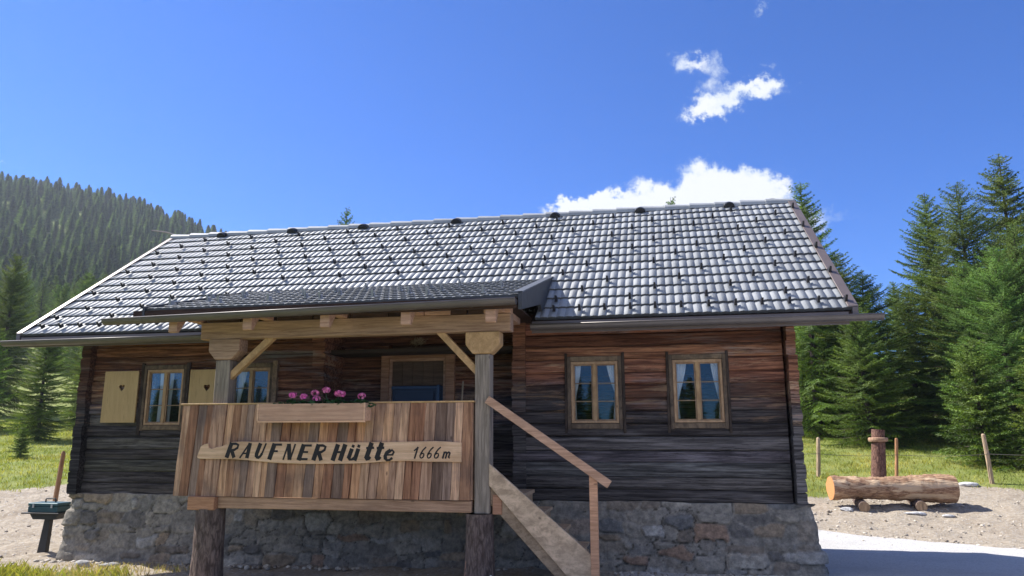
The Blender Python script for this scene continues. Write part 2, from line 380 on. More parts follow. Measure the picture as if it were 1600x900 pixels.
def grassiness(x, y):
    n = fbm(x*.5, y*.5, 4)
    right = sst(y+n*1.6-np.interp(x, [9, 12, 14.5, 17, 22], [9.2, 10.2, 11.4, 10.4, 9.5]), -.35, .5)
    left = sst(y+n*2.2-np.interp(x, [-30, -12, -6, 0], [3.5, 4.3, 5.2, 7.6]), -.4, .7)
    fl = sst(-.75-y+n*1.0, -.25, .35)*(1-sst(x+n*1.2, 1.2, 2.4)) + sst(-.25-y+n*.8, -.2, .3)*(1-sst(x, -1.4, -.6))
    fl2 = sst(-1.9-y+n*.7, -.2, .3)*(1-sst(x+n, 4.6, 5.8))
    w = sst(x, 2, 9)
    return np.clip(np.where(y > 2.5, left*(1-w)+right*w, np.maximum(fl, fl2)), 0, 1)
def axis(lo, fa, fb, hi, st, gr=1.09):
    a = list(np.arange(fa, fb, st)); s = st
    while a[-1] < hi: s *= gr; a.append(a[-1]+s)
    b = []; s = st; v = fa
    while v > lo: s *= gr; v -= s; b.append(v)
    return np.array(b[::-1]+a)
gx = axis(-800, -14, 19, 800, .13); gy = axis(-800, -4, 14, 800, .11)
X, Y = np.meshgrid(gx, gy); Z = terrain(X, Y)
rm = road_mask(X, Y); gr = grassiness(X, Y); near = 1-sst(np.hypot(X-8, Y-3), 24, 40)
Z = Z+near*(1-rm)*(1-gr*.6)*(.12*fbm(X*2.2, Y*2.2, 4)+.07*fbm(X*8, Y*8, 3))-rm*.04
inside = (X > .1) & (X < 9.5) & (Y > .1) & (Y < 5)
Z = np.where(inside, Z-.4, Z)
nx, ny = len(gx), len(gy); idx = np.arange(nx*ny).reshape(ny, nx)
F = np.stack([idx[:-1, :-1], idx[:-1, 1:], idx[1:, 1:], idx[1:, :-1]], -1).reshape(-1, 4)
C = np.zeros((nx*ny, 3)); C[:, 0] = gr.ravel()
me = np_mesh('ground', np.stack([X.ravel(), Y.ravel(), Z.ravel()], -1), F, C, True)
m, N = mat('ground'); P = pos(N); gfac = N.n('ShaderNodeSeparateColor', {0: tint(N)}).outputs[0]
n1 = N.noise(P, 1.1, 6, .65).outputs[0]; n2 = N.noise(P, 12, 6, .7).outputs[0]; n3 = N.noise(P, 60, 5, .7).outputs[0]
vo = N.n('ShaderNodeTexVoronoi', {'Vector': P, 'Scale': 26.0}); vo2 = N.n('ShaderNodeTexVoronoi', {'Vector': P, 'Scale': 9.0})
dirt = N.mix(N.ramp(n2, .3, .7), (.27, .225, .17), (.46, .395, .31))
dirt = N.mix(N.math('MULTIPLY', N.ramp(n1, .4, .7), .4), dirt, (.24, .19, .14))
vs = N.n('ShaderNodeSeparateColor', {0: vo.outputs['Color']})
dirt = N.mix(N.math('MULTIPLY', N.math('GREATER_THAN', vs.outputs[0], .6), N.math('SUBTRACT', 1.0, N.ramp(vo.outputs['Distance'], .2, .45))), dirt, N.mix(vs.outputs[1], (.22, .21, .20), (.52, .50, .47)))
gcol = N.mix(N.ramp(n1, .3, .7), (.15, .19, .045), (.25, .27, .085))
gcol = N.mix(N.math('MULTIPLY', N.ramp(n2, .45, .75), .5), gcol, (.24, .22, .10))
gm = N.ramp(N.math('ADD', gfac, N.math('MULTIPLY', N.math('SUBTRACT', n2, .5), .8)), .35, .65)
finish(N, N.mix(gm, dirt, gcol), .92, N.math('ADD', N.math('ADD', n2, n3), N.math('MULTIPLY', vo.outputs['Distance'], -.5)), .7, .03, .1)
ground = link_mesh('ground', me, m); tag(ground, kind='structure', label='gravelly dirt and alpine meadow around the log cabin')

# road / yard of pale crushed stone
xs = np.arange(5.0, 60, .16); rows = 90
Vr = []
for i, x in enumerate(xs):
    y1 = float(ROADY(x))+.28*float(fbm(x*1.3, 3.0, 4)) ; y0 = -60.0
    t = np.linspace(0, 1, rows)**2.4
    yy = y1-(y1-y0)*t
    xx = np.maximum(x, road_left(yy)+.5*fbm(yy*1.1, yy*0+9, 4)) if x < 8.5 else np.full(rows, x)
    zz_ = terrain(xx, yy)-.012*(t < 1e-6)+.010*fbm(xx*3, yy*3, 3)
    zz_[0] -= .045
    Vr.append(np.stack([xx, yy, zz_], -1))
Vr = np.array(Vr); id2 = np.arange(Vr.shape[0]*rows).reshape(-1, rows)
F = np.stack([id2[:-1, :-1], id2[1:, :-1], id2[1:, 1:], id2[:-1, 1:]], -1).reshape(-1, 4)
me = np_mesh('road', Vr.reshape(-1, 3), F[:, ::-1], None, True)
m, N = mat('crushed_stone'); P = pos(N); n1 = N.noise(P, .9, 5, .6).outputs[0]; n3 = N.noise(P, 70, 5, .75).outputs[0]
vo = N.n('ShaderNodeTexVoronoi', {'Vector': P, 'Scale': 45.0})
c = N.mix(N.ramp(n3, .3, .7), (.40, .39, .37), (.60, .585, .56)); c = N.mix(N.math('MULTIPLY', N.ramp(n1, .4, .7), .35), c, (.38, .36, .33))
c = N.mix(N.math('MULTIPLY', N.ramp(N.n('ShaderNodeSeparateColor', {0: vo.outputs['Color']}).outputs[0], .7, .9), .5), c, (.26, .26, .26))
finish(N, c, .9, N.math('ADD', n3, vo.outputs['Distance']), .6, .015, .15)
road = link_mesh('road', me, m); tag(road, kind='structure', label='pale crushed stone road along the cabin')

# ================================================================== CABIN
ZS = .69                     # top of the stone base
XL, XR = 0.0, 9.46           # log wall ends
D_RIDGE, Z_RIDGE, Z_EAVE, Y_EAVE = 2.56, 5.03, 2.82, -.5
SL = (Z_RIDGE-Z_EAVE)/(D_RIDGE-Y_EAVE)
Y_BACK = 5.12
RXL, RXR = -.70, 10.09
roofz = lambda y: Z_EAVE+SL*(y-Y_EAVE)
cabin = empty('log_cabin', (4.7, 0, 0), label='old dark log cabin with grey tiled roof on a rubble stone base', cat='cabin')

# stone base: one path around the front and both front corners, each stone bulging out of the mortar
def stone_wall():
    st = .016
    path = [(0+.02, 1.6), (0+.02, 0.0), (9.56, 0.0), (9.56, 1.6)]
    pts = []; nor = []
    for (a, b, n) in ((path[0], path[1], (-1, 0)), (path[1], path[2], (0, -1)), (path[2], path[3], (1, 0))):
        L = math.dist(a, b); k = int(L/st)
        for i in range(k):
            t = i/k; p = (a[0]+(b[0]-a[0])*t, a[1]+(b[1]-a[1])*t); pts.append(p); nor.append(n)
    pts = np.array(pts); nor = np.array(nor, float); n = len(pts); s = np.arange(n)*st
    for _ in range(6):   # round the corners
        nor[1:-1] = (nor[:-2]+nor[1:-1]*1+nor[2:])/3
    nor /= np.linalg.norm(nor, axis=1)[:, None]
    zz = np.arange(-.75, ZS+.012, st); S, ZZ = np.meshgrid(s, zz)
    rs = np.random.default_rng(11); seeds = []
    z = -.8
    while z < .8:
        h = rs.uniform(.07, .20); x = -.2
        while x < s[-1]+.3:
            w = rs.uniform(.10, .45); seeds.append((x+w/2, z+h/2+rs.uniform(-.05, .05), w, h*rs.uniform(.7, 1.3))); x += w
        z += h
    seeds = np.array(seeds)
    Sx = S+.16*fbm(S*3.5, ZZ*4, 4); Zx = ZZ+.22*fbm(S*1.8+9, ZZ*2.5, 4)
    d1 = np.full(S.shape, 9.); d2 = d1.copy(); ix = np.zeros(S.shape, int)
    for i, (a, b, w, h) in enumerate(seeds):
        cols = np.where(np.abs(s-a) < 1.0)[0]
        if len(cols) == 0: continue
        c0, c1 = cols[0], cols[-1]+1
        sub = (slice(None), slice(c0, c1))
        d = np.maximum(np.abs(Sx[sub]-a)/(w*.5), np.abs(Zx[sub]-b)/(h*.5))*.6+.4*np.hypot((Sx[sub]-a)/(w*.5), (Zx[sub]-b)/(h*.5))
        o1 = d1[sub]; o2 = d2[sub]; lt = d < o1
        d2[sub] = np.where(lt, o1, np.minimum(o2, d)); ix[sub] = np.where(lt, i, ix[sub]); d1[sub] = np.where(lt, d, o1)
    edge = sst(d2-d1, .05, .26)*sst(1.2-d1, 0, .35)
    prot = rs.uniform(-.012, .028, len(seeds))[ix]; flush = rs.random(len(seeds))[ix] < .5
    stone = edge*np.where(flush, .25, 1)
    disp = stone*(.016+prot)+.035*fbm(S*7, ZZ*11, 5)*(.6+.6*stone)+.03*fbm(S*2, ZZ*2, 2)
    disp += .03+.10*(1-np.clip(ZZ/ZS, -.6, 1))
    corner = np.exp(-((S-1.6)/.22)**2)+np.exp(-((S-1.6-9.54)/.22)**2)
    disp += corner*stone*.03+corner*.05*fbm(S*3, ZZ*6+5, 3)
    pal = np.array([(.21, .19, .16), (.31, .28, .235), (.135, .125, .115), (.26, .20, .14), (.33, .315, .29), (.20, .165, .13), (.25, .165, .115), (.125, .125, .125)])
    pr_ = rs.choice(len(pal), len(seeds), p=[.24, .2, .16, .11, .09, .11, .03, .06])
    sc = pal[pr_]*rs.uniform(.8, 1.2, (len(seeds), 1)); sc = sc[ix]
    mort = np.array((.235, .215, .185))*(1+.5*fbm(S*3, ZZ*3, 3))[..., None]
    k = np.clip(stone*1.5, 0, .88)[..., None]; colr = mort*(1-k)+sc*k
    crack = (1-sst(np.abs(d2-d1), .0, .09))*(fbm(S*2.5+40, ZZ*2.5, 3) > .02)
    colr = colr*(1-.7*crack[..., None]); disp -= .02*crack
    V = np.zeros(S.shape+(3,)); V[..., 0] = pts[:, 0]+nor[:, 0]*disp; V[..., 1] = pts[:, 1]+nor[:, 1]*disp; V[..., 2] = ZZ
    V[..., 2] += .05*np.clip(fbm(S*3, S*0+2, 4)+.12, 0, 1)*sst(ZZ, ZS-.12, ZS)
    top = V[-1:].copy(); top[..., 0] = pts[:, 0]-nor[:, 0]*.15; top[..., 1] = pts[:, 1]-nor[:, 1]*.15
    V = np.concatenate([V, top]); colr = np.concatenate([colr, colr[-1:]])
    h, w = V.shape[:2]; idx = np.arange(h*w).reshape(h, w)
    F = np.stack([idx[:-1, :-1], idx[:-1, 1:], idx[1:, 1:], idx[1:, :-1]], -1).reshape(-1, 4)
    V = V.reshape(-1, 3)-np.array(origin(cabin))
    return np_mesh('stone_base', V, F, colr.reshape(-1, 3), False)
sb = link_mesh('stone_base', stone_wall(), M['stone'], cabin)
b = MB(); b.box(-.05, 9.62, 1.55, Y_BACK+.08, -.9, ZS, (.2, .19, .18)); b.build('rear_stone_base', M['stone'], cabin)

# log walls: every course is a hewn log with its own irregular face
WINS = [(.975, 1.545, 1.61, 2.37), (2.275, 2.845, 1.61, 2.37), (6.895, 7.475, 1.61, 2.36), (8.125, 8.705, 1.61, 2.36)]
def courses():
    z = [ZS]
    for i in range(1, 6): z.append(ZS+(1.60-ZS)*i/6+rnd.uniform(-.015, .015))
    z.append(1.60)
    for i in range(1, 5): z.append(1.60+.785*i/5+rnd.uniform(-.012, .012))
    z.append(2.385); z += [2.55, 2.70, 2.86]
    return z
ZC = courses()
def hewn(mb, a, b_, z0, z1, ax='x', face=0.0, sgn=-1, depth=.16, col=(1, 1, 1), rl=.6):
    """one log along x (front face at y=face) or along y (outer face at x=face)"""
    n = max(2, int(abs(b_-a)/.07)); P = []; off = rnd.uniform(-.008, .012); ph = rnd.uniform(0, 99)
    for i in range(n+1):
        t = a+(b_-a)*i/n
        w = [float(fbm(t*.9+ph, q*3.1, 3))*.035+float(fbm(t*6+ph, q*5.1+7, 2))*.012 for q in range(7)]
        zt = z1-.006+w[5]*.30; zb = z0+.005+w[6]*.30
        prof = [(depth, z0-.002), (.03, z0-.002), (.010*rl+w[0], zb), (-.014*rl+off+w[1], zb+(zt-zb)*.10), (-.022*rl+off+w[2], (zb+zt)/2), (-.016*rl+off+w[3], zb+(zt-zb)*.90), (.010*rl+w[4], zt), (.03, z1+.002), (depth, z1+.002)]
        for d, z in prof:
            P.append((t, face-sgn*d, z) if ax == 'x' else (face-sgn*d, t, z))
    m_ = 9; F = [(i*m_+k, i*m_+k+1, (i+1)*m_+k+1, (i+1)*m_+k) for i in range(n) for k in range(m_-1)]
    F += [(i*m_+m_-1, i*m_, (i+1)*m_, (i+1)*m_+m_-1) for i in range(n)]
    F += [tuple(range(m_)), tuple(n*m_+k for k in range(m_))[::-1]]
    mb.add(P, F, col)
def wall_run(mb, x0, x1, face, wins, zs=ZC):
    for i in range(len(zs)-1):
        z0, z1 = zs[i], zs[i+1]; t = rnd.uniform(.6, 1.55); col = (t, t*rnd.uniform(.94, 1.04), t*rnd.uniform(.92, 1.06))
        segs = [(x0, x1)]
        for (a, b_, c, d) in wins:
            if z0 < d-.01 and z1 > c+.01:
                segs = [s for (p, q) in segs for s in (((p, a), (b_, q)) if p < a and q > b_ else ((p, q),))]
        for p, q in segs: hewn(mb, p, q, z0, z1, 'x', face, col=col)
RC0, RC1, RCY = 3.60, 6.17, .62      # the recessed entrance
wl = MB(); wall_run(wl, -.0, RC0, 0, WINS[:2]); wl.build('log_wall', M['log'], cabin)
wl = MB(); wall_run(wl, RC1, XR-.06, 0, WINS[2:]); wl.build('log_wall', M['log'], cabin)
wl = MB(); wall_run(wl, RC0-.15, RC1+.15, RCY, [(4.27, 5.18, .4, 2.6)], ZC); wl.build('entrance_wall', M['log'], cabin)
for xx, sg in ((RC0, 1), (RC1, -1)):
    wl = MB()
    for i in range(len(ZC)-1):
        t = rnd.uniform(.75, 1.2); hewn(wl, -rnd.uniform(.0, .05)-.005, RCY, ZC[i], ZC[i+1], 'y', xx, sg, .16, (t, t, t))
    wl.build('entrance_side_wall', M['log'], cabin)
# gable walls, their log ends standing proud at the corners
wl = MB(); wl2 = MB()
for i in range(len(ZC)-1):
    z0, z1 = ZC[i], ZC[i+1]; t = rnd.uniform(.8, 1.15)
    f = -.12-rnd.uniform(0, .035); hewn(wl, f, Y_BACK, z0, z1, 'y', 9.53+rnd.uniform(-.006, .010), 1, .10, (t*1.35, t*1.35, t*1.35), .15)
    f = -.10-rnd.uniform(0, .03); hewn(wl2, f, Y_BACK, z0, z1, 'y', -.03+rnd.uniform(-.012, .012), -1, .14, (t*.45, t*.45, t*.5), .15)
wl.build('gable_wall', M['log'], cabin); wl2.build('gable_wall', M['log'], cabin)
wl = MB()
for i in range(len(ZC)-1): hewn(wl, .0, XR, ZC[i], ZC[i+1], 'x', Y_BACK, 1)
wl.build('rear_wall', M['log'], cabin)
for xg in (.02, 9.40):
    wl = MB(); y = .0
    while y < Y_BACK-.05:
        w = min(.16, Y_BACK-y); zt = min(roofz(y), roofz(2*D_RIDGE-y-w))-.12; zt2 = min(roofz(y+w), roofz(2*D_RIDGE-y-w))-.12
        za = min(roofz(y), roofz(2*D_RIDGE-y))-.12; zb = min(roofz(y+w), roofz(2*D_RIDGE-y-w))-.12; t = rnd.uniform(.7, 1.2)
        wl.add([(xg, y, 2.84), (xg, y+w-.006, 2.84), (xg, y+w-.006, zb), (xg, y, za), (xg+.04, y, 2.84), (xg+.04, y+w-.006, 2.84), (xg+.04, y+w-.006, zb), (xg+.04, y, za)],
               [(0, 1, 2, 3), (7, 6, 5, 4), (0, 4, 5, 1), (1, 5, 6, 2), (2, 6, 7, 3), (3, 7, 4, 0)], (t, t, t)); y += w
    wl.build('gable_boarding', M['darkwood'], cabin)
b = MB(); b.box(.12, 9.34, .17, Y_BACK-.02, ZS-.05, ZS+.08); b.build('interior_floor', M['inner'], cabin)
b = MB(); b.box(.15, 9.34, .17, Y_BACK-.17, 2.55, 2.6); b.build('interior_ceiling', M['inner'], cabin)
# top plate and soffit boards under the eaves
b = MB(); b.box(-.5, 9.9, -.015, .14, 2.862, 2.98, (.9, .9, .9)); b.build('wall_plate', M['darkwood'], cabin, bevel=.01)
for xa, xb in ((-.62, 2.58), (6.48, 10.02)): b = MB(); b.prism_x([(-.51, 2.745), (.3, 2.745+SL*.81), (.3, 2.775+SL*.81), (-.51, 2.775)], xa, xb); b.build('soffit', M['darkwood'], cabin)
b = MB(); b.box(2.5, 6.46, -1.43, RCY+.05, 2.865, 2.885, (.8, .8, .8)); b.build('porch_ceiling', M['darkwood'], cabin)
for i in range(13):
    x = -.35+i*.83
    if 2.5 < x < 6.5: continue
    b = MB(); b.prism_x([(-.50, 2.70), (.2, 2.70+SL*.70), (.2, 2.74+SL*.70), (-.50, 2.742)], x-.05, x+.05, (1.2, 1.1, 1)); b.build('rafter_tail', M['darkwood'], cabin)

# ---- windows
def quad_frame(mb, x0, x1, z0, z1, w, y0, y1, c=(1, 1, 1), wt=None, wb=None):
    wt = wt or w; wb = wb or w
    mb.box(x0, x1, y0, y1, z1-wt, z1, c); mb.box(x0, x1, y0, y1, z0, z0+wb, c)
    mb.box(x0, x0+w, y0, y1, z0+wb, z1-wt, c); mb.box(x1-w, x1, y0, y1, z0+wb, z1-wt, c)
def curtain(mb, x0, z0, z1, wid, side, tie=.6, lean=0):
    n = 16; rows = 14; P = []
    for j in range(rows+1):
        t = j/rows; z = z1-(z1-z0)*t
        w = wid*.8*(1-.9*min(1, t/tie)**1.3) if t < tie else wid*.10+wid*.35*(t-tie)
        for i in range(n+1):
            u = i/n; P.append((x0+side*w*u, .075+.014*math.sin(u*22+t*2), z))
    mb.add(P, [(j*(n+1)+i, j*(n+1)+i+1, (j+1)*(n+1)+i+1, (j+1)*(n+1)+i) for j in range(rows) for i in range(n)])
def window(x0, x1, z0, z1, side_trim, label, curt, shade=1.0):
    w = empty('window', ((x0+x1)/2, 0, z0), cabin); w['label'] = label
    b = MB(); st = side_trim
    cl = (.95*shade,)*3
    b.box(x0-.042, x0-.0, -.035, .03, z0-.075, z1+.06, cl, .002); b.box(x1+.0, x1+.042, -.035, .03, z0-.075, z1+.06, cl, .002)
    b.box(x0-.0, x1+.0, -.037, .03, z1+.003, z1+.06, (1.5, 1.5, 1.4) if st else cl, .002); b.box(x0-.0, x1, -.037, .03, z0-.065, z0-.003, (1.25, 1.25, 1.2), .002)
    b.build('casing', M['casing'], w, bevel=.004)
    b = MB(); quad_frame(b, x0+.002, x1-.002, z0+.002, z1-.002, .030, -.022, .06, (1, 1, 1), .034, .026); b.build('frame', M['framewood'], w, bevel=.003)
    b = MB(); xm = (x0+x1)/2
    for a, c in ((x0+.032, xm-.022), (xm+.022, x1-.032)): quad_frame(b, a, c, z0+.028, z1-.036, .016, .0, .03, (.75, .75, .75))
    b.box(xm-.0215, xm+.0215, -.012, .028, z0+.027, z1-.035, (.95, .95, .85)); b.build('sash', M['framewood'], w, bevel=.002)
    for a, c in ((x0+.048, xm-.038), (xm+.038, x1-.048)):
        b = MB(); b.box(a, c, .012, .015, z0+.044, z1-.052); b.build('pane', M['glass'], w)
        for k in (1, 2):
            z = z0+.044+(z1-z0-.096)*k/3; b = MB(); b.box(a-.001, c+.001, .004, .022, z-.006, z+.006, (.6, .62, .6)); b.build('muntin', M['framewood'], w)
    b = MB(); b.box(x0+.01, x1-.01, .062, .155, z0+.0, z0+.016, (.8, .8, .8)); b.build('sill', M['framewood'], w)
    for (xx, sd_, wid, tie) in curt:
        b = MB(); curtain(b, xx, z0+.03, z1-.04, wid, sd_, tie); b.build('curtain', M['curtain'], w, smooth=True)
    return w
w1 = window(*WINS[0], 0, 'leftmost window, between the two heart shutters', [(WINS[0][0]+.14, 1, .12, 1.6), (WINS[0][0]+.28, 1, .09, 2.5), (WINS[0][1]-.045, -1, .06, .9)])
w2 = window(*WINS[1], 1, 'window behind the left porch post', [(WINS[1][0]+.04, 1, .16, .8), (WINS[1][1]-.04, -1, .06, .5)])
b = MB(); b.box(WINS[1][1]+.0425, WINS[1][1]+.11, -.05, .03, 1.5, 2.455, (1.9, 1.8, 1.6)); b.build('side_board', M['casing'], w2, bevel=.004)
w3 = window(*WINS[2], 1, 'third window from the left, with two white curtains, beside the stairs', [(WINS[2][0]+.04, 1, .10, .62), (WINS[2][1]-.04, -1, .13, .52)])
w4 = window(*WINS[3], 1, 'rightmost window, with two white curtains', [(WINS[3][0]+.04, 1, .16, .66), (WINS[3][1]-.04, -1, .11, .68)])
for w_, (a, c, z0, z1) in ((w3, WINS[2]), (w4, WINS[3])):
    for s in (-1, 1):
        b = MB(); xa = a-.0425 if s < 0 else c+.0425; b.box(min(xa, xa+s*.036), max(xa, xa+s*.036), -.03, .03, z0-.12, z1+.10, (.42, .42, .47), .006)
        b.build('side_board', M['casing'], w_, bevel=.004)
for s in (-1, 1):
    b = MB(); a = WINS[0][0]-.0425 if s < 0 else WINS[0][1]+.0425; b.box(min(a, a+s*.05), max(a, a+s*.05), -.03, .03, 1.48, 2.46, (.38, .38, .45), .006)
    b.build('side_board', M['casing'], w1, bevel=.004)

# ---- shutters with a cut-out heart
def shutter(x0, x1, z0, z1, hx, hz, hs, label):
    cu = bpy.data.curves.new('shutter', 'CURVE'); cu.dimensions = '2D'; cu.fill_mode = 'BOTH'; cu.extrude = .011
    def poly(pts):
        s = cu.splines.new('POLY'); s.points.add(len(pts)-1)
        for p, (x, z) in zip(s.points, pts): p.co = (x, z, 0, 1)
        s.use_cyclic_u = True
    poly([(x0, z0), (x1, z0), (x1+.004, z1), (x0+.006, z1)])
    hp = []
    for k in range(40):
        t = 2*math.pi*k/40; hp.append((hx+hs*16*math.sin(t)**3/16, hz+hs*(13*math.cos(t)-5*math.cos(2*t)-2*math.cos(3*t)-math.cos(4*t))/16*1.15))
    poly(hp)
    tmp = bpy.data.objects.new('tmp', cu); me = bpy.data.meshes.new_from_object(tmp); bpy.data.objects.remove(tmp); bpy.data.curves.remove(cu)
    off = origin(cabin); V = [Vector((v.co.x-off.x, -.05-v.co.z-off.y, v.co.y-off.z)) for v in me.vertices]
    for v, p in zip(me.vertices, V): v.co = p
    me.name = 'shutter'; a = me.color_attributes.new('tint', 'FLOAT_COLOR', 'POINT')
    for d in a.data: d.color = (1, 1, 1, 1)
    o = link_mesh('shutter', me, M['shutter'], cabin); o['label'] = label
    b = MB()
    for z in (z0+.12, z1-.12): b.bar((x0+.03, -.062, z), (x1-.2, -.062, z), .0, .0)
    return o
shutter(.33, .865, 1.645, 2.352, .62, 2.125, .046, 'ochre shutter with a heart hole, at the far left of the wall')
shutter(1.665, 2.20, 1.645, 2.352, 1.935, 2.11, .046, 'ochre shutter with a heart hole, half behind the left porch post')

# ---- door in the recess
door = empty('door', (4.72, RCY, .84), cabin); door['label'] = 'dark wooden door in the recess under the porch'
b = MB(); b.box(4.185, 4.30, RCY-.06, RCY+.04, .84, 2.62, (1.0, .85, .75)); b.box(5.11, 5.24, RCY-.06, RCY+.04, .84, 2.62, (1.0, .85, .75)); b.box(4.3, 5.11, RCY-.06, RCY+.04, 2.51, 2.62, (1.0, .85, .75))
b.build('door_frame', M['oldwood_x'], door, bevel=.006)
b = MB(); b.box(4.30, 4.335, RCY-.03, RCY+.05, .84, 2.51); b.box(5.075, 5.11, RCY-.03, RCY+.05, .84, 2.51); b.box(4.335, 5.075, RCY-.03, RCY+.05, 2.47, 2.51)
b.build('door_lining', M['redwood'], door, bevel=.003)
b = MB()
for k in range(5):
    t = rnd.uniform(.85, 1.15); b.box(4.336+.148*k, 4.336+.148*(k+1)-.004, RCY+.0, RCY+.03, 2.135, 2.469, (t, t, t))
b.build('upper_panel', M['doorwood'], door)
b = MB(); b.box(4.336, 5.074, RCY+.006, RCY+.04, .845, 2.13); b.box(4.336, 5.0, RCY-.03, RCY+.004, 2.085, 2.13, (1.5, 1.5, 1.5)); b.box(4.38, 4.94, RCY-.02, RCY+.004, 1.45, 2.05, (.8, .8, .8))
b.box(4.99, 5.03, RCY-.05, RCY+.004, 1.4, 2.14, (2.2, 2.2, 2.0)); b.build('blue_leaf', M['blue'], door, bevel=.004)

# ---- roof tiles as real geometry
def tile_field(name, x0, x1, ya, za, yb, zb, n, parent, clip=None, origin_=None):
    """courses of rolled tiles from the eave (ya,za) up to (yb,zb)"""
    prof = [(0, .002), (.05, .007), (.30, .0105), (.38, .0145), (.47, .0145), (.54, .0115), (.88, .0105), (.92, .002)]
    per = .0999; k = int(round((x1-x0)/per)); per = (x1-x0)/k
    us = []; hs = []
    for i in range(k):
        for u, h in prof: us.append(x0+(i+u)*per); hs.append(h)
    us.append(x1); hs.append(0.); us = np.array(us); hs = np.array(hs); m_ = len(us)
    L = math.hypot(yb-ya, zb-za); ty, tz = (yb-ya)/L, (zb-za)/L; ny_, nz_ = -tz, ty; g = L/n
    V = []; Fc = []; Cc = []; base = 0; tr = np.random.default_rng(5)
    for c in range(n):
        s0 = c*g-.0; s1 = (c+1)*g+.035 if c < n-1 else L
        wav = .004*fbm(us*1.3, np.full(m_, c*3.1), 2)
        ti = np.floor((us-x0)/(3*per)+1e-6+.0).astype(int); lift = tr.uniform(-.0022, .0022, ti.max()+2)[ti]; sh = tr.uniform(-.004, .004, ti.max()+2)[ti]
        tc = tr.uniform(.86, 1.14, ti.max()+2)[ti]
        rows = [(s0, -.006, 0, .22), (s0+.001, .028, 1, .2), (s0+.003, .031, 1, 1.0), (s1, .004, 1, 1.0)]  # lip faces darkened: their shade is put into the tint
        for (s_, h_, f_, dk_) in rows:
            hh = h_+(hs*(.8 if h_ > 0 else .5)) + lift*f_+wav
            ss = s_+(sh if s_ < s1 else 0)
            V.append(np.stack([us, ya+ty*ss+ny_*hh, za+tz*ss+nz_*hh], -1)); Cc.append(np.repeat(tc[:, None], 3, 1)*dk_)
        for r_ in range(3):
            a = base+r_*m_+np.arange(m_-1); Fc.append(np.stack([a, a+1, a+1+m_, a+m_], -1))
        base += 4*m_
    V = np.concatenate(V); Fc = np.concatenate(Fc); Cc = np.concatenate(Cc)
    if clip is not None:
        cen = V[Fc].mean(1); Fc = Fc[clip(cen)]
    off = np.array(origin(parent)); o = link_mesh(name, np_mesh(name, V-off, Fc, Cc, False), M['tile'], parent); return o
# the porch roof (a low-pitched extension that dies into the main slope)
PY0, PZ0, PX0, PX1 = -1.80, 2.865, 2.25, 6.60
PS = (3.475-PZ0)/(.42-PY0); porz = lambda y: PZ0+PS*(y-PY0)
roof = empty('roof', (4.7, 2.56, 4.0), cabin)
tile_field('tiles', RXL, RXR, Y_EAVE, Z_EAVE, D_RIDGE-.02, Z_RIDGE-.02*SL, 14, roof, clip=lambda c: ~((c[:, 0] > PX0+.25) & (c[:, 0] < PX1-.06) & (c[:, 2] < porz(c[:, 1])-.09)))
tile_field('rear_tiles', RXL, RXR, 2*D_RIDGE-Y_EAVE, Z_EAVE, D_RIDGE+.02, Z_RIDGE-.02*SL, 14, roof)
b = MB()
b.prism_x([(.2, roofz(.2)-.045), (D_RIDGE, Z_RIDGE-.05), (D_RIDGE, Z_RIDGE-.015), (.2, roofz(.2)-.012)], RXL+.02, RXR-.02)
for xa_, xb_ in ((RXL+.02, PX0+.2), (PX1-.03, RXR-.02)): b.prism_x([(Y_EAVE+.01, Z_EAVE-.045), (.2, roofz(.2)-.045), (.2, roofz(.2)-.012), (Y_EAVE+.01, Z_EAVE-.012)], xa_, xb_)
b.prism_x([(2*D_RIDGE-Y_EAVE, Z_EAVE-.045), (D_RIDGE+.001, Z_RIDGE-.05), (D_RIDGE+.001, Z_RIDGE-.015), (2*D_RIDGE-Y_EAVE, Z_EAVE-.012)], RXL+.02, RXR-.02)
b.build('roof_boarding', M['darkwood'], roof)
# ridge caps
b = MB(); k = 28; stp = (RXR-RXL+.04)/k
for i in range(k):
    xa = RXL-.03+i*stp; dz = rnd.uniform(-.003, .003); t = rnd.uniform(.92, 1.12)
    P = []
    for (x, s_) in ((xa, 1.08), (xa+stp+.03, .80)):
        for q in range(9):
            th = math.pi*(q/8); P.append((x, D_RIDGE+.105*s_*math.cos(th)*-1, Z_RIDGE-.015+dz+(.085*s_*math.sin(th) if 0 < q < 8 else -.02)))
    F_ = [(q, q+1, q+10, q+9) for q in range(8)]+[tuple(range(9)), tuple(range(9, 18))]
    b.add(P, F_, (t*1.1, t*1.1, t*1.1))
b.build('ridge_cap', M['tile'], roof)
# verges
b = MB(); e = .03
b.prism_x([(Y_EAVE-.03, Z_EAVE-.13), (D_RIDGE, Z_RIDGE-.10), (D_RIDGE, Z_RIDGE+.055), (Y_EAVE-.03, Z_EAVE+.045)], RXR-.005, RXR+.055)
b.prism_x([(Y_EAVE-.03, Z_EAVE+.03), (D_RIDGE, Z_RIDGE+.04), (D_RIDGE, Z_RIDGE+.058), (Y_EAVE-.03, Z_EAVE+.048)], RXR-.05, RXR+.06)
b.build('verge_board', M['verge'], roof, bevel=.004)
b = MB(); b.prism_x([(Y_EAVE-.03, Z_EAVE-.13), (D_RIDGE, Z_RIDGE-.10), (D_RIDGE, Z_RIDGE+.045), (Y_EAVE-.03, Z_EAVE+.035)], RXL-.05, RXL+.012)
b.prism_x([(Y_EAVE-.03, Z_EAVE+.03), (D_RIDGE, Z_RIDGE+.04), (D_RIDGE, Z_RIDGE+.056), (Y_EAVE-.03, Z_EAVE+.046)], RXL-.055, RXL+.03); b.build('verge_board', M['verge'], roof, bevel=.004)
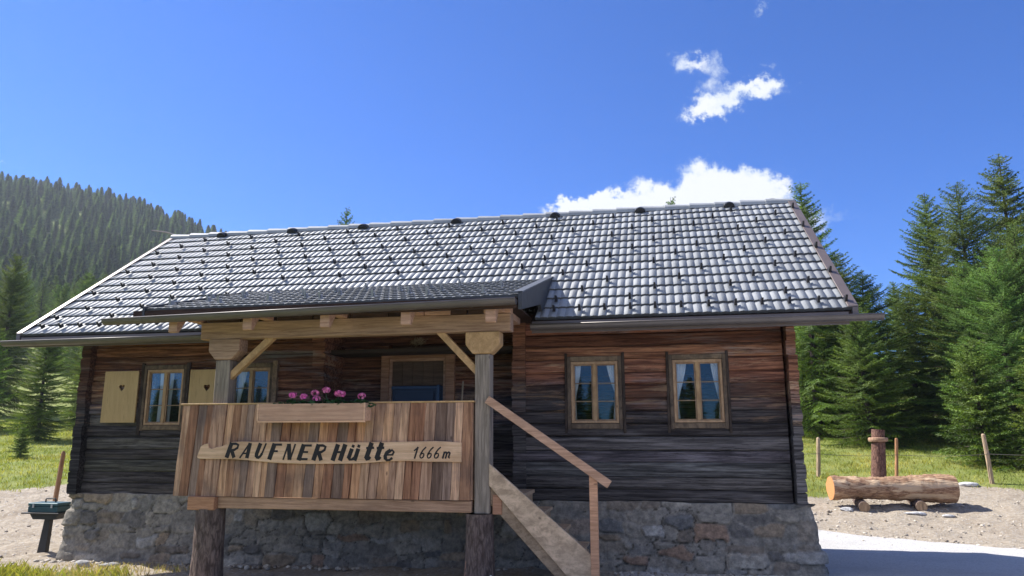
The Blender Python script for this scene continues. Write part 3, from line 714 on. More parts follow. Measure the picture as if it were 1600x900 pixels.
for xg in (RXR-.005, RXL-.05):
    b = MB(); b.prism_x([(2*D_RIDGE-Y_EAVE+.03, Z_EAVE-.13), (D_RIDGE+.001, Z_RIDGE-.10), (D_RIDGE+.001, Z_RIDGE+.045), (2*D_RIDGE-Y_EAVE+.03, Z_EAVE+.035)], xg, xg+.06); b.build('verge_board', M['verge'], roof)
# snow hooks on the main slope
cosS = 1/math.hypot(1, SL); sinS = SL*cosS; g14 = math.hypot(D_RIDGE-Y_EAVE, Z_RIDGE-Z_EAVE)/14
hm = MB()
w_, hgt = .025, .085
hm.box(-w_/2, w_/2, -.0, .008, .0, hgt); hm.box(-w_/2-.006, w_/2+.006, -.004, .10, .0, .008); hm.box(-w_/2, -w_/2+.006, 0, .06, .008, hgt*.6); hm.box(w_/2-.006, w_/2, 0, .06, .008, hgt*.6)
hook_me = hm.mesh('snow_hook'); hook_me.materials.append(M['hook'])
spots = []
for c in range(0, 13):
    s = (c+.42)*g14
    if c == 0: xs_ = np.arange(RXL+.15, RXR-.1, .2996*1.0)+.12
    else: xs_ = np.arange(RXL-.15+((c*.2996) % .8988), RXR-.1, .8988)+.12
    for x in xs_:
        y = Y_EAVE+cosS*s; z = Z_EAVE+sinS*s
        if x < RXL+.1: continue
        if PX0-.05 < x < PX1+.15 and z < porz(y)+.12: continue
        spots.append((float(x), y, z))
spots.sort(key=lambda p: (Vector(p)-CAM).length)
Rh = Matrix(((1, 0, 0), (0, cosS, -sinS), (0, sinS, cosS)))
rest = MB(); off = origin(roof)
for i, p in enumerate(spots):
    q = Vector(p)+Rh @ Vector((0, 0, .052)); q.x += rnd.uniform(-.008, .008)
    if i < 100:
        o = bpy.data.objects.new('snow_hook', hook_me); COL.objects.link(o); o.parent = roof; o.location = q-off; o.rotation_euler = (math.atan(SL), 0, 0)
    else:
        V = [q+Rh @ Vector(v) for v in hm.v]; rest.add(V, hm.f)
o = rest.build('snow_hooks', M['hook'], roof); o['kind'] = 'stuff'
# vent tiles just below the ridge
for x in (.34, 1.71, 3.04, 4.71, 6.39, 7.77, 9.15):
    s = 13.35*g14; y = Y_EAVE+cosS*s; z = Z_EAVE+sinS*s; b = MB(); P = []
    for (f_, h_) in ((0, 1), (.55, .8), (1, .15)):
        for q in range(9):
            th = math.pi*q/8; v = Rh @ Vector((-.085*math.cos(th), f_*.16, .035+.085*h_*math.sin(th))); P.append((x+v.x, y+v.y, z+v.z))
    F_ = [(r_*9+q, r_*9+q+1, r_*9+q+10, r_*9+q+9) for r_ in range(2) for q in range(8)]+[tuple(range(9))]
    b.add(P, F_); b.build('vent_tile', M['black'], roof, smooth=False)
b = MB(); b.lathe([(.09, 4.7), (.09, 5.17), (.15, 5.175), (.15, 5.19), (.12, 5.225), (.05, 5.24)], 9.87, 3.05, 20); b.build('flue_cap', M['black'], roof, smooth=False)
b = MB(); b.tube([(-1.17, 2.50, 5.20), (-.9, 2.54, 5.16), (-.60, 2.56, 5.07)], [.010, .011, .011], 8, (3, 3, 3)); b.build('lightning_rod', M['gutter'], roof)

# ---- gutters
def gutter(name, x0, x1, y, z0, z1, r_, parent, mat_):
    g = empty(name, ((x0+x1)/2, y, (z0+z1)/2), parent); b = MB(); n = 12; P = []
    for (x, z) in ((x0, z0), (x1, z1)):
        for q in range(n+1):
            th = math.pi*q/n; P.append((x, y-r_*math.cos(th), z-r_*math.sin(th)))
        for q in range(n, -1, -1):
            th = math.pi*q/n; P.append((x, y-(r_-.004)*math.cos(th), z-(r_-.004)*math.sin(th)+.001))
    m_ = 2*n+2; F_ = [(q, (q+1) % m_, (q+1) % m_+m_, q+m_) for q in range(m_)]
    b.add(P, F_)
    for x, z in ((x0, z0), (x1, z1)):
        b.add([(x, y-r_*math.cos(math.pi*q/n), z-r_*math.sin(math.pi*q/n)) for q in range(n+1)], [tuple(range(n+1))])
    b.build('trough', mat_, g, smooth=False)
    b = MB(); b.tube([(x0, y-r_, z0+.003), (x1, y-r_, z1+.003)], .0085, 8); b.build('rolled_lip', mat_, g, smooth=True)
    for x in np.arange(x0+.5, x1-.2, 1.9):
        t = (x-x0)/(x1-x0); z = z0+(z1-z0)*t; b = MB(); P = []
        for xx in (x-.016, x+.016):
            for q in range(n+1):
                th = math.pi*q/n; P.append((xx, y-(r_+.004)*math.cos(th), z-(r_+.004)*math.sin(th)))
        b.add(P, [(q, q+1, q+n+2, q+n+1) for q in range(n)]); b.build('joint_strap', mat_, g)
    return g
gutter('gutter', -.86, 2.62, -.60, 2.735, 2.738, .062, cabin, M['gutter']); gutter('gutter', 6.50, 10.37, -.60, 2.742, 2.745, .062, cabin, M['gutter'])
for xa, xb in ((-.66, 2.6), (6.5, 10.04)): b = MB(); b.box(xa, xb, -.535, -.515, 2.66, 2.80); b.build('fascia', M['verge'], cabin)

# ================================================================== porch (fixed to the cabin)
porch = empty('porch', (4.3, -1.34, 0), cabin)
prf = empty('porch_roof', (4.3, -1, 3), cabin)
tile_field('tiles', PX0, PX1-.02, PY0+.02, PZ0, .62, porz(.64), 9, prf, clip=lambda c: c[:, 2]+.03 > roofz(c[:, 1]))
b = MB()
b.prism_x([(PY0+.03, PZ0-.075), (.40, porz(.40)-.06), (.40, porz(.40)-.012), (PY0+.03, PZ0-.02)], PX0+.02, PX1-.03); b.build('boarding', M['darkwood'], prf)
b = MB(); b.prism_x([(PY0-.02, PZ0-.13), (-.62, porz(-.62)-.20), (-.5, porz(-.5)-.30), (-.1, roofz(-.1)-.02), (.46, porz(.46)-.02), (.46, porz(.46)+.06), (PY0-.02, PZ0+.055)], PX1-.02, PX1+.02)
b.prism_x([(PY0-.02, PZ0+.045), (.46, porz(.46)+.055), (.46, porz(.46)+.07), (PY0-.02, PZ0+.06)], PX1-.07, PX1+.03, (2.2, 2.2, 2.2)); b.build('verge_flashing', M['grey_metal'], prf)
b = MB(); b.prism_x([(PY0-.02, PZ0-.10), (.40, porz(.40)-.10), (.40, porz(.40)+.05), (PY0-.02, PZ0+.05)], PX0-.03, PX0); b.build('verge_board', M['grey_metal'], prf)
gp = gutter('gutter', 1.80, 6.57, -1.88, 2.765, 2.835, .062, prf, M['gutter'])
b = MB(); b.box(2.1, 6.56, -1.812, -1.79, 2.75, 2.87); b.build('fascia', M['darkwood'], prf)
# hooks of the porch roof
hook_me2 = hm.mesh('snow_hook'); hook_me2.materials.append(M['lit_hook'])
pm = Matrix(((1, 0, 0), (0, math.cos(math.atan(PS)), -math.sin(math.atan(PS))), (0, math.sin(math.atan(PS)), math.cos(math.atan(PS)))))
pk = 0
for c in range(6):
    y = PY0+.14+c*.262
    for x in np.arange(PX0+.2+(c % 3)*.3, PX1-.1, .62 if c == 0 else 1.25):
        if porz(y) < roofz(y)+.03: continue
        o = bpy.data.objects.new('snow_hook', hook_me2); COL.objects.link(o); o.parent = prf; o.location = Vector((x, y, porz(y)+.05))-origin(prf); o.rotation_euler = (math.atan(PS), 0, 0)
# beams
b = MB(); b.box(2.645, 6.404, -1.325, -1.175, 2.586, 2.785, (1, 1, 1), .004); b.build('main_beam', M['oldwood_x'], porch, bevel=.008, label='long horizontal beam under the porch roof')
for x in (2.60, 3.52, 4.44, 5.36, 6.28):
    b = MB(); z = 2.79; dx = .055
    b.prism_x([(-1.78, 2.62), (-1.74, 2.615), (-1.60, 2.787), (-.4, 2.787), (-.4, 2.862), (-1.4, 2.862), (-1.78, 2.775)], x-dx, x+dx); b.build('rafter_end', M['redwood'], porch, bevel=.004)
b = MB()
for i in range(8): x = 2.70+i*.46; t = rnd.uniform(.6, 1.3); b.box(x, x+.44, -1.315, -1.29, 2.786, 2.862, (t, t, t))
b.build('blocking_board', M['darkwood'], porch)
b = MB(); b.box(5.42, 5.72, -1.335, -1.316, 2.786, 2.86, (1, 1, 1)); b.build('packing_block', M['redwood'], porch, bevel=.004)
b = MB(); b.box(6.10, 6.40, -1.332, -1.18, 2.787, 2.864, (1.1, 1.1, 1.1)); b.build('packing_block', M['redwood'], porch, bevel=.004)
kx = lambda x: CAM.x+(x-CAM.x)*1.0104
kz = lambda z: CAM.z+(z-CAM.z)*1.0104
def capital(x0, x1, xm0, xm1, zb, zt):
    x0, x1, xm0, xm1, zb, zt = kx(x0), kx(x1), kx(xm0), kx(xm1), kz(zb), kz(zt)
    b = MB(); zk = zb+(zt-zb)*.42
    b.prism([(x0, zt), (x0, zk), (xm0, zb), (xm1, zb), (x1, zk), (x1, zt)], -1.34, -1.15)
    return b
capital(2.83, 3.22, 2.92, 3.12, 2.335, 2.572).build('capital', M['oldwood_x'], porch, bevel=.006)
o = capital(5.92, 6.30, 6.00, 6.20, 2.335, 2.572).build('capital', M['freshwood'], porch, bevel=.006); o['label'] = 'pale newer capital on the right porch post'
for (x0, x1, y0, y1, z0, z1) in ((kx(2.925), kx(3.105), -1.322, -1.165, .66, 2.340), (6.005, 6.177, -1.326, -1.165, .66, 2.340)):
    b = MB(); b.box(x0, x1, y0, y1, z0, z1, (1, 1, 1), .006); b.build('square_post', M['oldwood'], porch, bevel=.008)
b = MB(); b.bar((2.97, -1.25, 2.09), (3.56, -1.25, 2.62), .075, .075); o = b.build('brace', M['freshwood'], porch, bevel=.004)
b = MB(); b.bar((5.57, -1.25, 2.62), (6.08, -1.25, 2.09), .075, .075); b.build('brace', M['freshwood'], porch, bevel=.004)
# round log posts with bark at the foot
def log_post(cx, cy, z0, z1, ra, rb, seed):
    n = 40; h = 34; th = np.linspace(0, 2*np.pi, n, endpoint=False); V = []; C_ = []
    for j in range(h+1):
        t = j/h; z = z0+(z1-z0)*t; rr_ = ra+(rb-ra)*t+.03*(1-t)**3
        d = rr_*(1+.10*fbm(th*2.2/np.pi*2+seed, np.full(n, z*2.2), 3)*np.abs(np.sin(th/2))+.06*fbm(th*5+seed, np.full(n, z*9.), 3)*np.abs(np.sin(th/2)))
        V.append(np.stack([cx+d*np.cos(th)+.03*(1-t)*0, cy+d*np.sin(th), np.full(n, z)], -1))
        pale = (fbm(th*1.6+seed*3, np.full(n, z*2.5), 3)*np.abs(np.sin(th/2)) > .17)[:, None]
        C_.append(np.where(pale, np.array((2.6, 2.1, 1.6)), np.ones(3)))
    V = np.concatenate(V); idx = np.arange((h+1)*n).reshape(h+1, n); nx_ = np.roll(idx, -1, 1)
    F_ = np.stack([idx[:-1], nx_[:-1], nx_[1:], idx[1:]], -1).reshape(-1, 4)
    me = np_mesh('log_foot', V-np.array(origin(porch)), F_, np.concatenate(C_), False)
    link_mesh('log_foot', me, M['bark'], porch)
log_post(2.915, -1.26, -.25, .665, .165, .158, 3.); log_post(6.055, -1.26, -.25, .665, .16, .145, 8.)
b = MB(); b.box(2.71, 3.04, -1.41, -1.1, .655, .80, (.9, .75, .62), .004); b.build('cross_beam_end', M['redwood'], porch, bevel=.006)
b = MB(); b.box(3.042, 5.985, -1.345, -1.2, .675, .798, (1, .95, .9), .003); b.build('floor_beam', M['oldwood_x'], porch, bevel=.006)
b = MB(); b.box(6.20, 6.30, -1.30, -1.18, .66, .86, (.8, .7, .65)); b.build('beam_end', M['redwood'], porch, bevel=.004)
b = MB()
for i in range(14): t = rnd.uniform(.8, 1.2); b.box(2.60, 6.20, -1.28+i*.135, -1.28+(i+1)*.135-.006, .80, .832, (t, t, t))
b.build('floor', M['oldwood_x'], porch)
# boarded balustrade
bal = empty('balustrade', (4.3, -1.34, .8), cabin)
b = MB(); x = 2.475; pr2 = random.Random(21); prevtop = None
pal = [(1, .95, .9), (1.15, 1.0, .85), (.85, .62, .52), (.62, .62, .68), (1.2, 1.1, 1.0), (.75, .55, .45), (.95, .85, .8), (.45, .43, .46), (1.1, .88, .7), (.9, .72, .6)]
xb = x; xt = 2.53
while xb < 5.965:
    wb = pr2.uniform(.07, .13); wt = wb+pr2.uniform(-.012, .012)
    nb = min(xb+wb, 5.99); nt = min(xt+wt, 5.99) if nb < 5.97 else 5.99
    c = pr2.choice(pal); k = pr2.uniform(.85, 1.15); c = tuple(v*k for v in c); yo = pr2.choice((0, -.012, -.006))
    n = 9; L_ = []; R_ = []
    for j in range(n+1):
        t = j/n; z = .803+1.015*t
        L_.append((xb+(xt-xb)*t+.004+pr2.uniform(-.003, .003), z)); R_.append((nb+(nt-nb)*t-.001+pr2.uniform(-.003, .003), z))
    poly = L_+R_[::-1]; nn = len(poly)
    P = [(p[0], -1.362+yo, p[1]) for p in poly]+[(p[0], -1.335, p[1]) for p in poly]
    F_ = [(j, j+1, nn-2-j, nn-1-j) for j in range(n)]+[(nn+j, nn+j+1, 2*nn-2-j, 2*nn-1-j) for j in range(n)]+[(i, i+nn, (i+1) % nn+nn, (i+1) % nn) for i in range(nn)]
    b.add(P, F_, c); xb, xt = nb, nt
b.build('boards', M['railwood'], bal)
b = MB(); y = -1.333
for i in range(3): t = pr2.uniform(.8, 1.1); b.box(5.965, 5.99+.004*i, y, y+.10, .803, 1.818, (t*1.1, t, t*.9)); y += .104
b.build('side_boards', M['railwood'], bal)
b = MB(); b.box(2.50, 2.53, -1.333, -.2, .803, 1.818, (.8, .7, .65)); b.build('side_boards', M['railwood'], bal)
b = MB(); b.box(2.50, 6.012, -1.375, -1.30, 1.820, 1.838, (1.1, 1.1, 1.05)); b.box(5.955, 6.02, -1.30, -1.01, 1.8205, 1.8385); b.box(2.47, 2.56, -1.3, -.2, 1.82, 1.838); b.build('cap_rail', M['freshwood'], bal, bevel=.003)
b = MB(); b.box(2.55, 5.96, -1.330, -1.29, 1.0, 1.1, (.8, .8, .8)); b.box(2.55, 5.96, -1.330, -1.29, 1.55, 1.65, (.8, .8, .8)); b.build('cross_rail', M['railwood'], bal)
# stairs
st = empty('staircase', (6.8, -.9, 0), cabin)
gz = lambda x, y: float(terrain(x, y))
for (y0, y1, dz, dx, tn_) in ((-1.34, -1.295, 0, 0, 1.25), (-1.285, -1.235, -.19, .0, .8), (-.50, -.45, -.24, 0, .9)):
    b = MB(); xa, za, xc, zc = 6.17, 1.18+dz, 7.24, .235+dz
    if dz: xc, zc = 7.10, .18
    b.prism([(xa, za), (xa, za-.225), (xc-.13, gz(7, -1)+.0), (xc+.02, gz(7, -1)), (xc+.02, zc+.03)], y0, y1, (tn_,)*3)
    b.build('stringer', M['stairwood'], st, bevel=.004)
for i in range(5):
    z = .725-.185*i; x = 6.35+.205*i
    if z+.1 < .1: break
    b = MB(); b.box(x-.06, x+.165, -1.234, -.501, z+.10, z+.135, (1.1, 1.05, 1), .002); b.build('tread', M['stairwood'], st, bevel=.003)
    b = MB(); b.box(x+.12, x+.14, -1.234, -.501, z-.02, z+.098, (.9, .85, .8)); b.build('riser', M['stairwood'], st)
b = MB(); b.bar((6.15, -1.352, 1.85), (7.43, -1.372, .98), .035, .085); b.build('handrail', M['redwood'], st, bevel=.003)
b = MB(); b.box(7.222, 7.305, -1.355, -1.30, -.05, 1.075, (1.15, 1.05, .95)); b.build('newel_post', M['redwood'], st, bevel=.003)

# ================================================================== the sign
sign = empty('name_sign', (4.3, -1.39, 1.3), label='carved wooden name board reading RAUFNER Hütte 1666 m on the balustrade', cat='sign')
top = [(2.815, 1.352), (2.855, 1.375), (2.905, 1.385), (2.915, 1.335), (2.96, 1.325), (3.02, 1.345), (3.07, 1.35), (3.13, 1.375), (3.2, 1.40), (3.32, 1.408), (3.5, 1.402), (3.8, 1.405), (4.2, 1.40), (4.6, 1.398), (5.0, 1.402), (5.4, 1.408), (5.6, 1.413), (5.75, 1.405), (5.885, 1.398)]
bot = [(5.885, 1.192), (5.7, 1.197), (5.5, 1.196), (5.3, 1.203), (5.1, 1.20), (4.9, 1.185), (4.7, 1.172), (4.4, 1.168), (4.1, 1.165), (3.8, 1.172), (3.6, 1.185), (3.4, 1.203), (3.2, 1.213), (3.0, 1.212), (2.9, 1.213), (2.80, 1.215), (2.775, 1.235), (2.79, 1.28)]
b = MB(); b.prism(top+bot, -1.402, -1.377); me_b = b
o = b.build('board', M['signwood'], sign, bevel=.004)
def glyph_strokes():
    T, t, h = .225, .085, .14
    G = {}
    G['R'] = (.62, [([(.12, 0), (.12, 1)], T), ([(.1, .94), (.36, .95), (.53, .86), (.53, .66), (.40, .52), (.15, .48)], .115), ([(.26, .5), (.52, 0)], .19)])
    G['A'] = (.66, [([(.02, 0), (.36, 1)], .08), ([(.40, 1), (.52, 0)], .20), ([(.14, .30), (.46, .30)], .075)])
    G['U'] = (.66, [([(.12, 1), (.10, .30), (.16, .12)], .20), ([(.12, .22), (.20, .06), (.32, .04), (.43, .14), (.49, .32)], .12), ([(.49, .28), (.54, 1)], .075)])
    G['F'] = (.58, [([(.12, 0), (.12, 1)], T), ([(.1, .945), (.56, .945)], .10), ([(.1, .52), (.44, .52)], .085)])
    G['N'] = (.68, [([(.06, 0), (.06, 1)], .08), ([(.10, 1), (.50, 0)], .21), ([(.54, 0), (.54, 1)], .08)])
    G['E'] = (.58, [([(.12, 0), (.12, 1)], T), ([(.1, .945), (.54, .945)], .10), ([(.1, .52), (.46, .52)], .09), ([(.1, .055), (.56, .055)], .10)])
    G['H'] = (.72, [([(.12, 0), (.12, 1)], T), ([(.56, 0), (.56, 1)], T), ([(.12, .52), (.56, .52)], .10)])
    G['ü'] = (.58, [([(.12, .72), (.11, .12)], .2), ([(.10, .16), (.18, .04), (.3, .05), (.4, .2)], .11), ([(.44, .72), (.44, 0)], .2), ([(.14, .84), (.14, .97)], .13), ([(.42, .84), (.42, .97)], .13)])
    G['t'] = (.46, [([(.22, 1.02), (.2, .12)], .21), ([(.16, .14), (.24, .04), (.36, .08), (.42, .18)], .10), ([(.02, .72), (.44, .74)], .10)])
    G['e'] = (.54, [([(.10, .38), (.46, .40)], .08), ([(.44, .38), (.47, .58), (.36, .70), (.2, .66)], .10), ([(.26, .68), (.12, .52), (.10, .3), (.16, .12)], .19), ([(.12, .16), (.24, .03), (.38, .05), (.48, .17)], .11)])
    G['1'] = (.36, [([(.04, .68), (.24, .95)], .085), ([(.22, .98), (.22, 0)], .10)])
    G['6'] = (.50, [([(.40, .98), (.22, .74), (.10, .42), (.09, .2), (.18, .05), (.30, .02), (.40, .10), (.43, .26), (.38, .40), (.27, .45), (.12, .36)], .085)])
    G['m'] = (.62, [([(.06, .52), (.06, 0)], .11), ([(.06, .40), (.18, .52), (.27, .46), (.27, 0)], .10), ([(.27, .40), (.40, .52), (.49, .46), (.48, .08), (.56, .03)], .10)])
    return G
G = glyph_strokes()
def stroke(mb, pts, w, y):
    n = len(pts); L_ = []; R_ = []
    for i, p in enumerate(pts):
        a = Vector(pts[max(i-1, 0)]); c = Vector(pts[min(i+1, n-1)]); d = (c-a).normalized(); nn = Vector((-d.y, d.x)); p = Vector(p)
        if i == 0: p = p-d*.004
        if i == n-1: p = p+d*.004
        if i not in (0, n-1):
            pass
        L_.append(p+nn*w/2); R_.append(p-nn*w/2)
    P = [(q.x, y, q.y) for q in L_+R_]+[(q.x, y+.004, q.y) for q in L_+R_]; m2 = 2*n
    F_ = [(i, i+1, n+i+1, n+i) for i in range(n-1)]+[(i, i+m2, i+1+m2, i+1) for i in range(n-1)]+[(n+i, n+i+1, n+i+1+m2, n+i+m2) for i in range(n-1)]
    F_ += [(0, n, n+m2, m2), (n-1, n-1+m2, 2*n-1+m2, 2*n-1)]
    mb.add(P, F_)
sx = lambda zx: 3.18+(zx/3.636+300-360)*(.00780-.00000015*zx)
def letter(ch, zx0, zx1, z0, hgt, shear=.32):
    wd, strokes = G[ch]; x0 = sx(zx0); w = sx(zx1)-x0-shear*hgt*(.95 if ch not in 'üemt16' else .62); kx = w/wd
    b = MB()
    for i, (pts, sw) in enumerate(strokes):
        q = [(x0+px*kx+shear*pz*hgt, z0+pz*hgt) for px, pz in pts]; stroke(b, q, sw*hgt*(1.36 if sw > .15 else 1.45), -1.4045-.0003*i)
    b.build('letter', M['letter'], sign)
for ch, a, c, z0, hg in (('R', 192, 280, 1.232, .158), ('A', 280, 356, 1.228, .158), ('U', 362, 436, 1.222, .162), ('F', 440, 520, 1.214, .168), ('N', 526, 606, 1.212, .165), ('E', 606, 692, 1.208, .165), ('R', 690, 780, 1.208, .165),
                         ('H', 800, 892, 1.206, .168), ('ü', 884, 965, 1.208, .165), ('t', 976, 1036, 1.208, .18), ('t', 1034, 1092, 1.208, .18), ('e', 1084, 1158, 1.205, .158)):
    letter(ch, a, c, z0, hg)
for ch, a, c in (('1', 1246, 1286), ('6', 1284, 1324), ('6', 1324, 1364), ('6', 1362, 1404)): letter(ch, a, c, 1.232, .118, .30)
letter('m', 1412, 1468, 1.234, .125, .3)

# ================================================================== flower box and geraniums
fb = empty('flower_box', (4.2, -1.45, 1.63), label='long wooden flower box hung on the balustrade above the name board', cat='flower box')
b = MB(); b.box(3.605, 4.835, -1.565, -1.545, 1.632, 1.815); b.build('front_board', M['boxwood'], fb, bevel=.002)
b = MB(); b.box(3.585, 3.603, -1.567, -1.40, 1.63, 1.818, (1.3, 1.35, 1.3)); b.box(4.837, 4.855, -1.567, -1.40, 1.63, 1.818, (1.3, 1.35, 1.3)); b.build('end_board', M['boxwood'], fb)
b = MB(); b.box(3.604, 4.836, -1.544, -1.40, 1.625, 1.645); b.box(3.604, 4.836, -1.415, -1.40, 1.646, 1.80); b.build('bottom_board', M['boxwood'], fb)
b = MB(); b.box(3.60, 4.86, -1.572, -1.545, 1.612, 1.6305, (1.35, 1.35, 1.25)); b.build('bottom_strip', M['boxwood'], fb)
b = MB(); b.box(3.606, 4.834, -1.543, -1.416, 1.66, 1.78); b.build('soil', M['inner'], fb)
pl = random.Random(4)
def geranium(x, heads, label):
    g = empty('geranium', (x, -1.47, 1.78), label=label, cat='flower', group='pink geraniums in the flower box')
    b = MB()
    for i in range(80):
        a = pl.uniform(0, 6.28); r_ = pl.uniform(0, .16); cx = x+r_*math.cos(a)*1.15; cy = -1.48+r_*math.sin(a)*.45; cz = 1.78+pl.uniform(-.01, .085)*(1-r_*3)
        rr_ = pl.uniform(.018, .034); tx = pl.uniform(-.6, .6); ty_ = pl.uniform(-.6, .6); k = 9; P = [(cx, cy, cz-.006)]
        for q in range(k):
            th = 2*math.pi*q/k; s = rr_*(1+.15*math.cos(th*5)); P.append((cx+s*math.cos(th), cy+s*math.sin(th), cz+tx*s*math.cos(th)+ty_*s*math.sin(th)))
        t = pl.uniform(.6, 1.5); b.add(P, [(0, 1+q, 1+(q+1) % k) for q in range(k)], (t, t, t))
    for (hx, hz) in heads: b.tube([(x+(hx-x)*.3, -1.47, 1.78), (hx, -1.46, hz)], .0035, 5)
    b.build('leaves', M['leaf'], g)
    for (hx, hz) in heads:
        b = MB()
        for i in range(34):
            v = Vector((pl.gauss(0, 1), pl.gauss(0, 1), pl.gauss(0, 1)+.4)).normalized(); c0 = Vector((hx, -1.46, hz))+Vector((v.x*.042, v.y*.038, v.z*.030)); s = .017
            a = v.orthogonal().normalized(); d = v.cross(a); t = pl.uniform(.7, 1.5)
            b.add([c0-v*.008]+[c0+(a*math.cos(q*1.2566)+d*math.sin(q*1.2566))*s+v*pl.uniform(-.003, .005) for q in range(5)], [(0, 1+q, 1+(q+1) % 5) for q in range(5)], (t, t*pl.uniform(.7, 1.6), t*1.1))
        b.build('flower_head', M['petal'], g)
geranium(3.93, [(3.95, 1.915)], 'pink geranium at the left end of the flower box')
geranium(4.09, [(4.085, 1.895)], 'pink geranium second from the left in the flower box')
geranium(4.24, [(4.215, 1.935), (4.235, 1.87)], 'pink geranium with two blooms one above the other')
geranium(4.37, [(4.345, 1.965)], 'tallest pale pink geranium in the middle of the flower box')
geranium(4.50, [(4.49, 1.925), (4.53, 1.92)], 'pink geranium with the widest bloom, right of the tallest')
geranium(4.74, [(4.765, 1.895)], 'deep pink geranium at the right end of the flower box')

# things on the porch and at the wall
b = MB()
for i in range(170):
    a = pl.uniform(-.22, .22)*pl.uniform(.3, 1); z = 2.735+pl.uniform(-.05, .04); x = 4.72+a*.62; b.bar((x, RCY-.07+pl.uniform(-.02, .02), z), (x+pl.uniform(-.045, .045), RCY-.07+pl.uniform(-.03, .03), z+pl.uniform(-.03, .03)), .004, .004)
tag(b.build('straw_bunch', M['straw']), 'dried straw bunch hung above the recessed door', 'decoration')
br = empty('broom', (5.52, .1, .84), label='broom handle leaning on the wall right of the door', cat='broom')
b = MB(); b.tube([(5.40, .16, 1.0), (5.49, .10, 2.15)], .012, 8, (1.6, 1.5, 1.3)); b.build('handle', M['oldwood'], br)
b = MB(); b.box(5.30, 5.50, .13, .19, .85, 1.0, (1, .9, .6)); b.build('brush_head', M['straw'], br)
lamp = MB(); lx = 1.235
lamp.lathe([(.035, 1.64), (.038, 1.66), (.018, 1.675), (.016, 1.75), (.024, 1.76), (.024, 1.80), (.010, 1.812)], lx, .105, 16); lamp.tube([(lx-.05, .105, 1.69), (lx-.07, .105, 1.70), (lx-.016, .105, 1.72)], .006, 6)
tag(lamp.build('jug', M['white'], smooth=True), 'small white jug on the sill inside the leftmost window', 'jug')
fig = MB(); fx, fy, fz = 6.285, -1.70, gz(6.285, -1.7)
fig.lathe([(.052, fz-.01), (.058, fz+.03), (.060, fz+.09), (.056, fz+.125), (.040, fz+.15), (.018, fz+.155), (.004, fz+.155)], fx, fy, 22)
fig.tube([(fx-.012, fy-.01, fz+.14), (fx-.010, fy-.015, fz+.175), (fx-.004, fy-.02, fz+.20), (fx-.002, fy-.03, fz+.205)], [.011, .010, .011, .007], 10)
fig.tube([(fx-.05, fy, fz+.11), (fx-.052, fy, fz+.15), (fx-.025, fy-.005, fz+.165), (fx-.012, fy-.01, fz+.15)], .007, 8)
tag(fig.build('garden_jar', M['white'], smooth=True), 'small white jar with a thin neck at the foot of the right porch post', 'jar')

# ---- steel stand with tool box at the left corner
sdx = empty('grill_stand', (-.72, .3, gz(-.72, .3)), label='dark steel stand on one slanting leg left of the stone base', cat='stand')
g0 = gz(-.72, .3)
b = MB(); b.prism([(-.76, g0-.02), (-.62, g0-.02), (-.60, .32), (-.69, .32)], .27, .34); b.build('leg', M['rust'], sdx, bevel=.004)
b = MB(); b.prism([(-.86, .385), (-.80, .31), (-.44, .31), (-.38, .385)], .18, .44); b.build('tray', M['rust'], sdx)
b = MB(); b.box(-.95, -.34, .12, .50, .387, .405); b.build('top_plate', M['rust'], sdx, bevel=.003)
tb = empty('tool_box', (-.65, .3, .405), label='teal metal tool box with a dark handle on the steel stand', cat='tool box')
b = MB(); b.box(-.885, -.40, .16, .42, .407, .49, (1, 1, 1)); b.build('lower_case', M['teal'], tb, bevel=.006)
b = MB(); b.box(-.885, -.40, .155, .425, .494, .535, (1.2, 1.2, 1.2)); b.build('lid', M['teal'], tb, bevel=.006)
b = MB(); b.tube([(-.72, .29, .53), (-.72, .29, .575), (-.705, .29, .585), (-.57, .29, .585), (-.555, .29, .575), (-.555, .29, .53)], .010, 8); b.build('handle', M['rust'], tb)
b = MB(); b.box(-.80, -.775, .145, .156, .47, .515, (12, 12, 12)); b.box(-.50, -.475, .145, .156, .47, .515, (12, 12, 12)); b.build('latch', M['rust'], tb)

# ================================================================== log trough, stump, fence stakes
def trunk_mesh(pts, radii, n=36, rough=.08, seed=1., sub=26, gouge=0):
    pts = [Vector(p) for p in pts]; V = []; th = np.linspace(0, 2*np.pi, n, endpoint=False); h = sub
    d = (pts[-1]-pts[0]).normalized(); up = Vector((0, 0, 1)) if abs(d.z) < .9 else Vector((0, 1, 0)); s = d.cross(up).normalized(); u = s.cross(d)
    for j in range(h+1):
        t = j/h; p = pts[0].lerp(pts[-1], t); r_ = np.interp(t, np.linspace(0, 1, len(radii)), radii)
        w = np.abs(np.sin(th/2))
        rr_ = r_*(1+rough*2*fbm(th*1.3+seed, np.full(n, t*h*.22), 3)*w+rough*fbm(th*4+seed, np.full(n, t*h*.7), 2)*w)
        V.append(np.array([p.x, p.y, p.z])+np.outer(rr_*np.cos(th), np.array(s))+np.outer(rr_*np.sin(th), np.array(u)))
    V = np.concatenate(V); idx = np.arange((h+1)*n).reshape(h+1, n); nx_ = np.roll(idx, -1, 1)
    return V, np.stack([idx[:-1], idx[1:], nx_[1:], nx_[:-1]], -1).reshape(-1, 4)
A = Vector((11.70, 9.30, .25)); B = Vector((14.36, 9.66, .235))
tl = empty('felled_log', tuple(A), label='thick peeled log lying on two short rollers beside the road', cat='log')
V, F_ = trunk_mesh([A, B], [.265, .245, .25, .26, .27, .305, .325], 64, .2, 2., 90)
V = V-np.array(origin(tl)); link_mesh('trunk', np_mesh('trunk', V, F_, np.ones((len(V), 3)), True), M['bark_log'], tl)
b = MB(); ring = V[:64]+np.array(origin(tl)); ce = ring.mean(0)
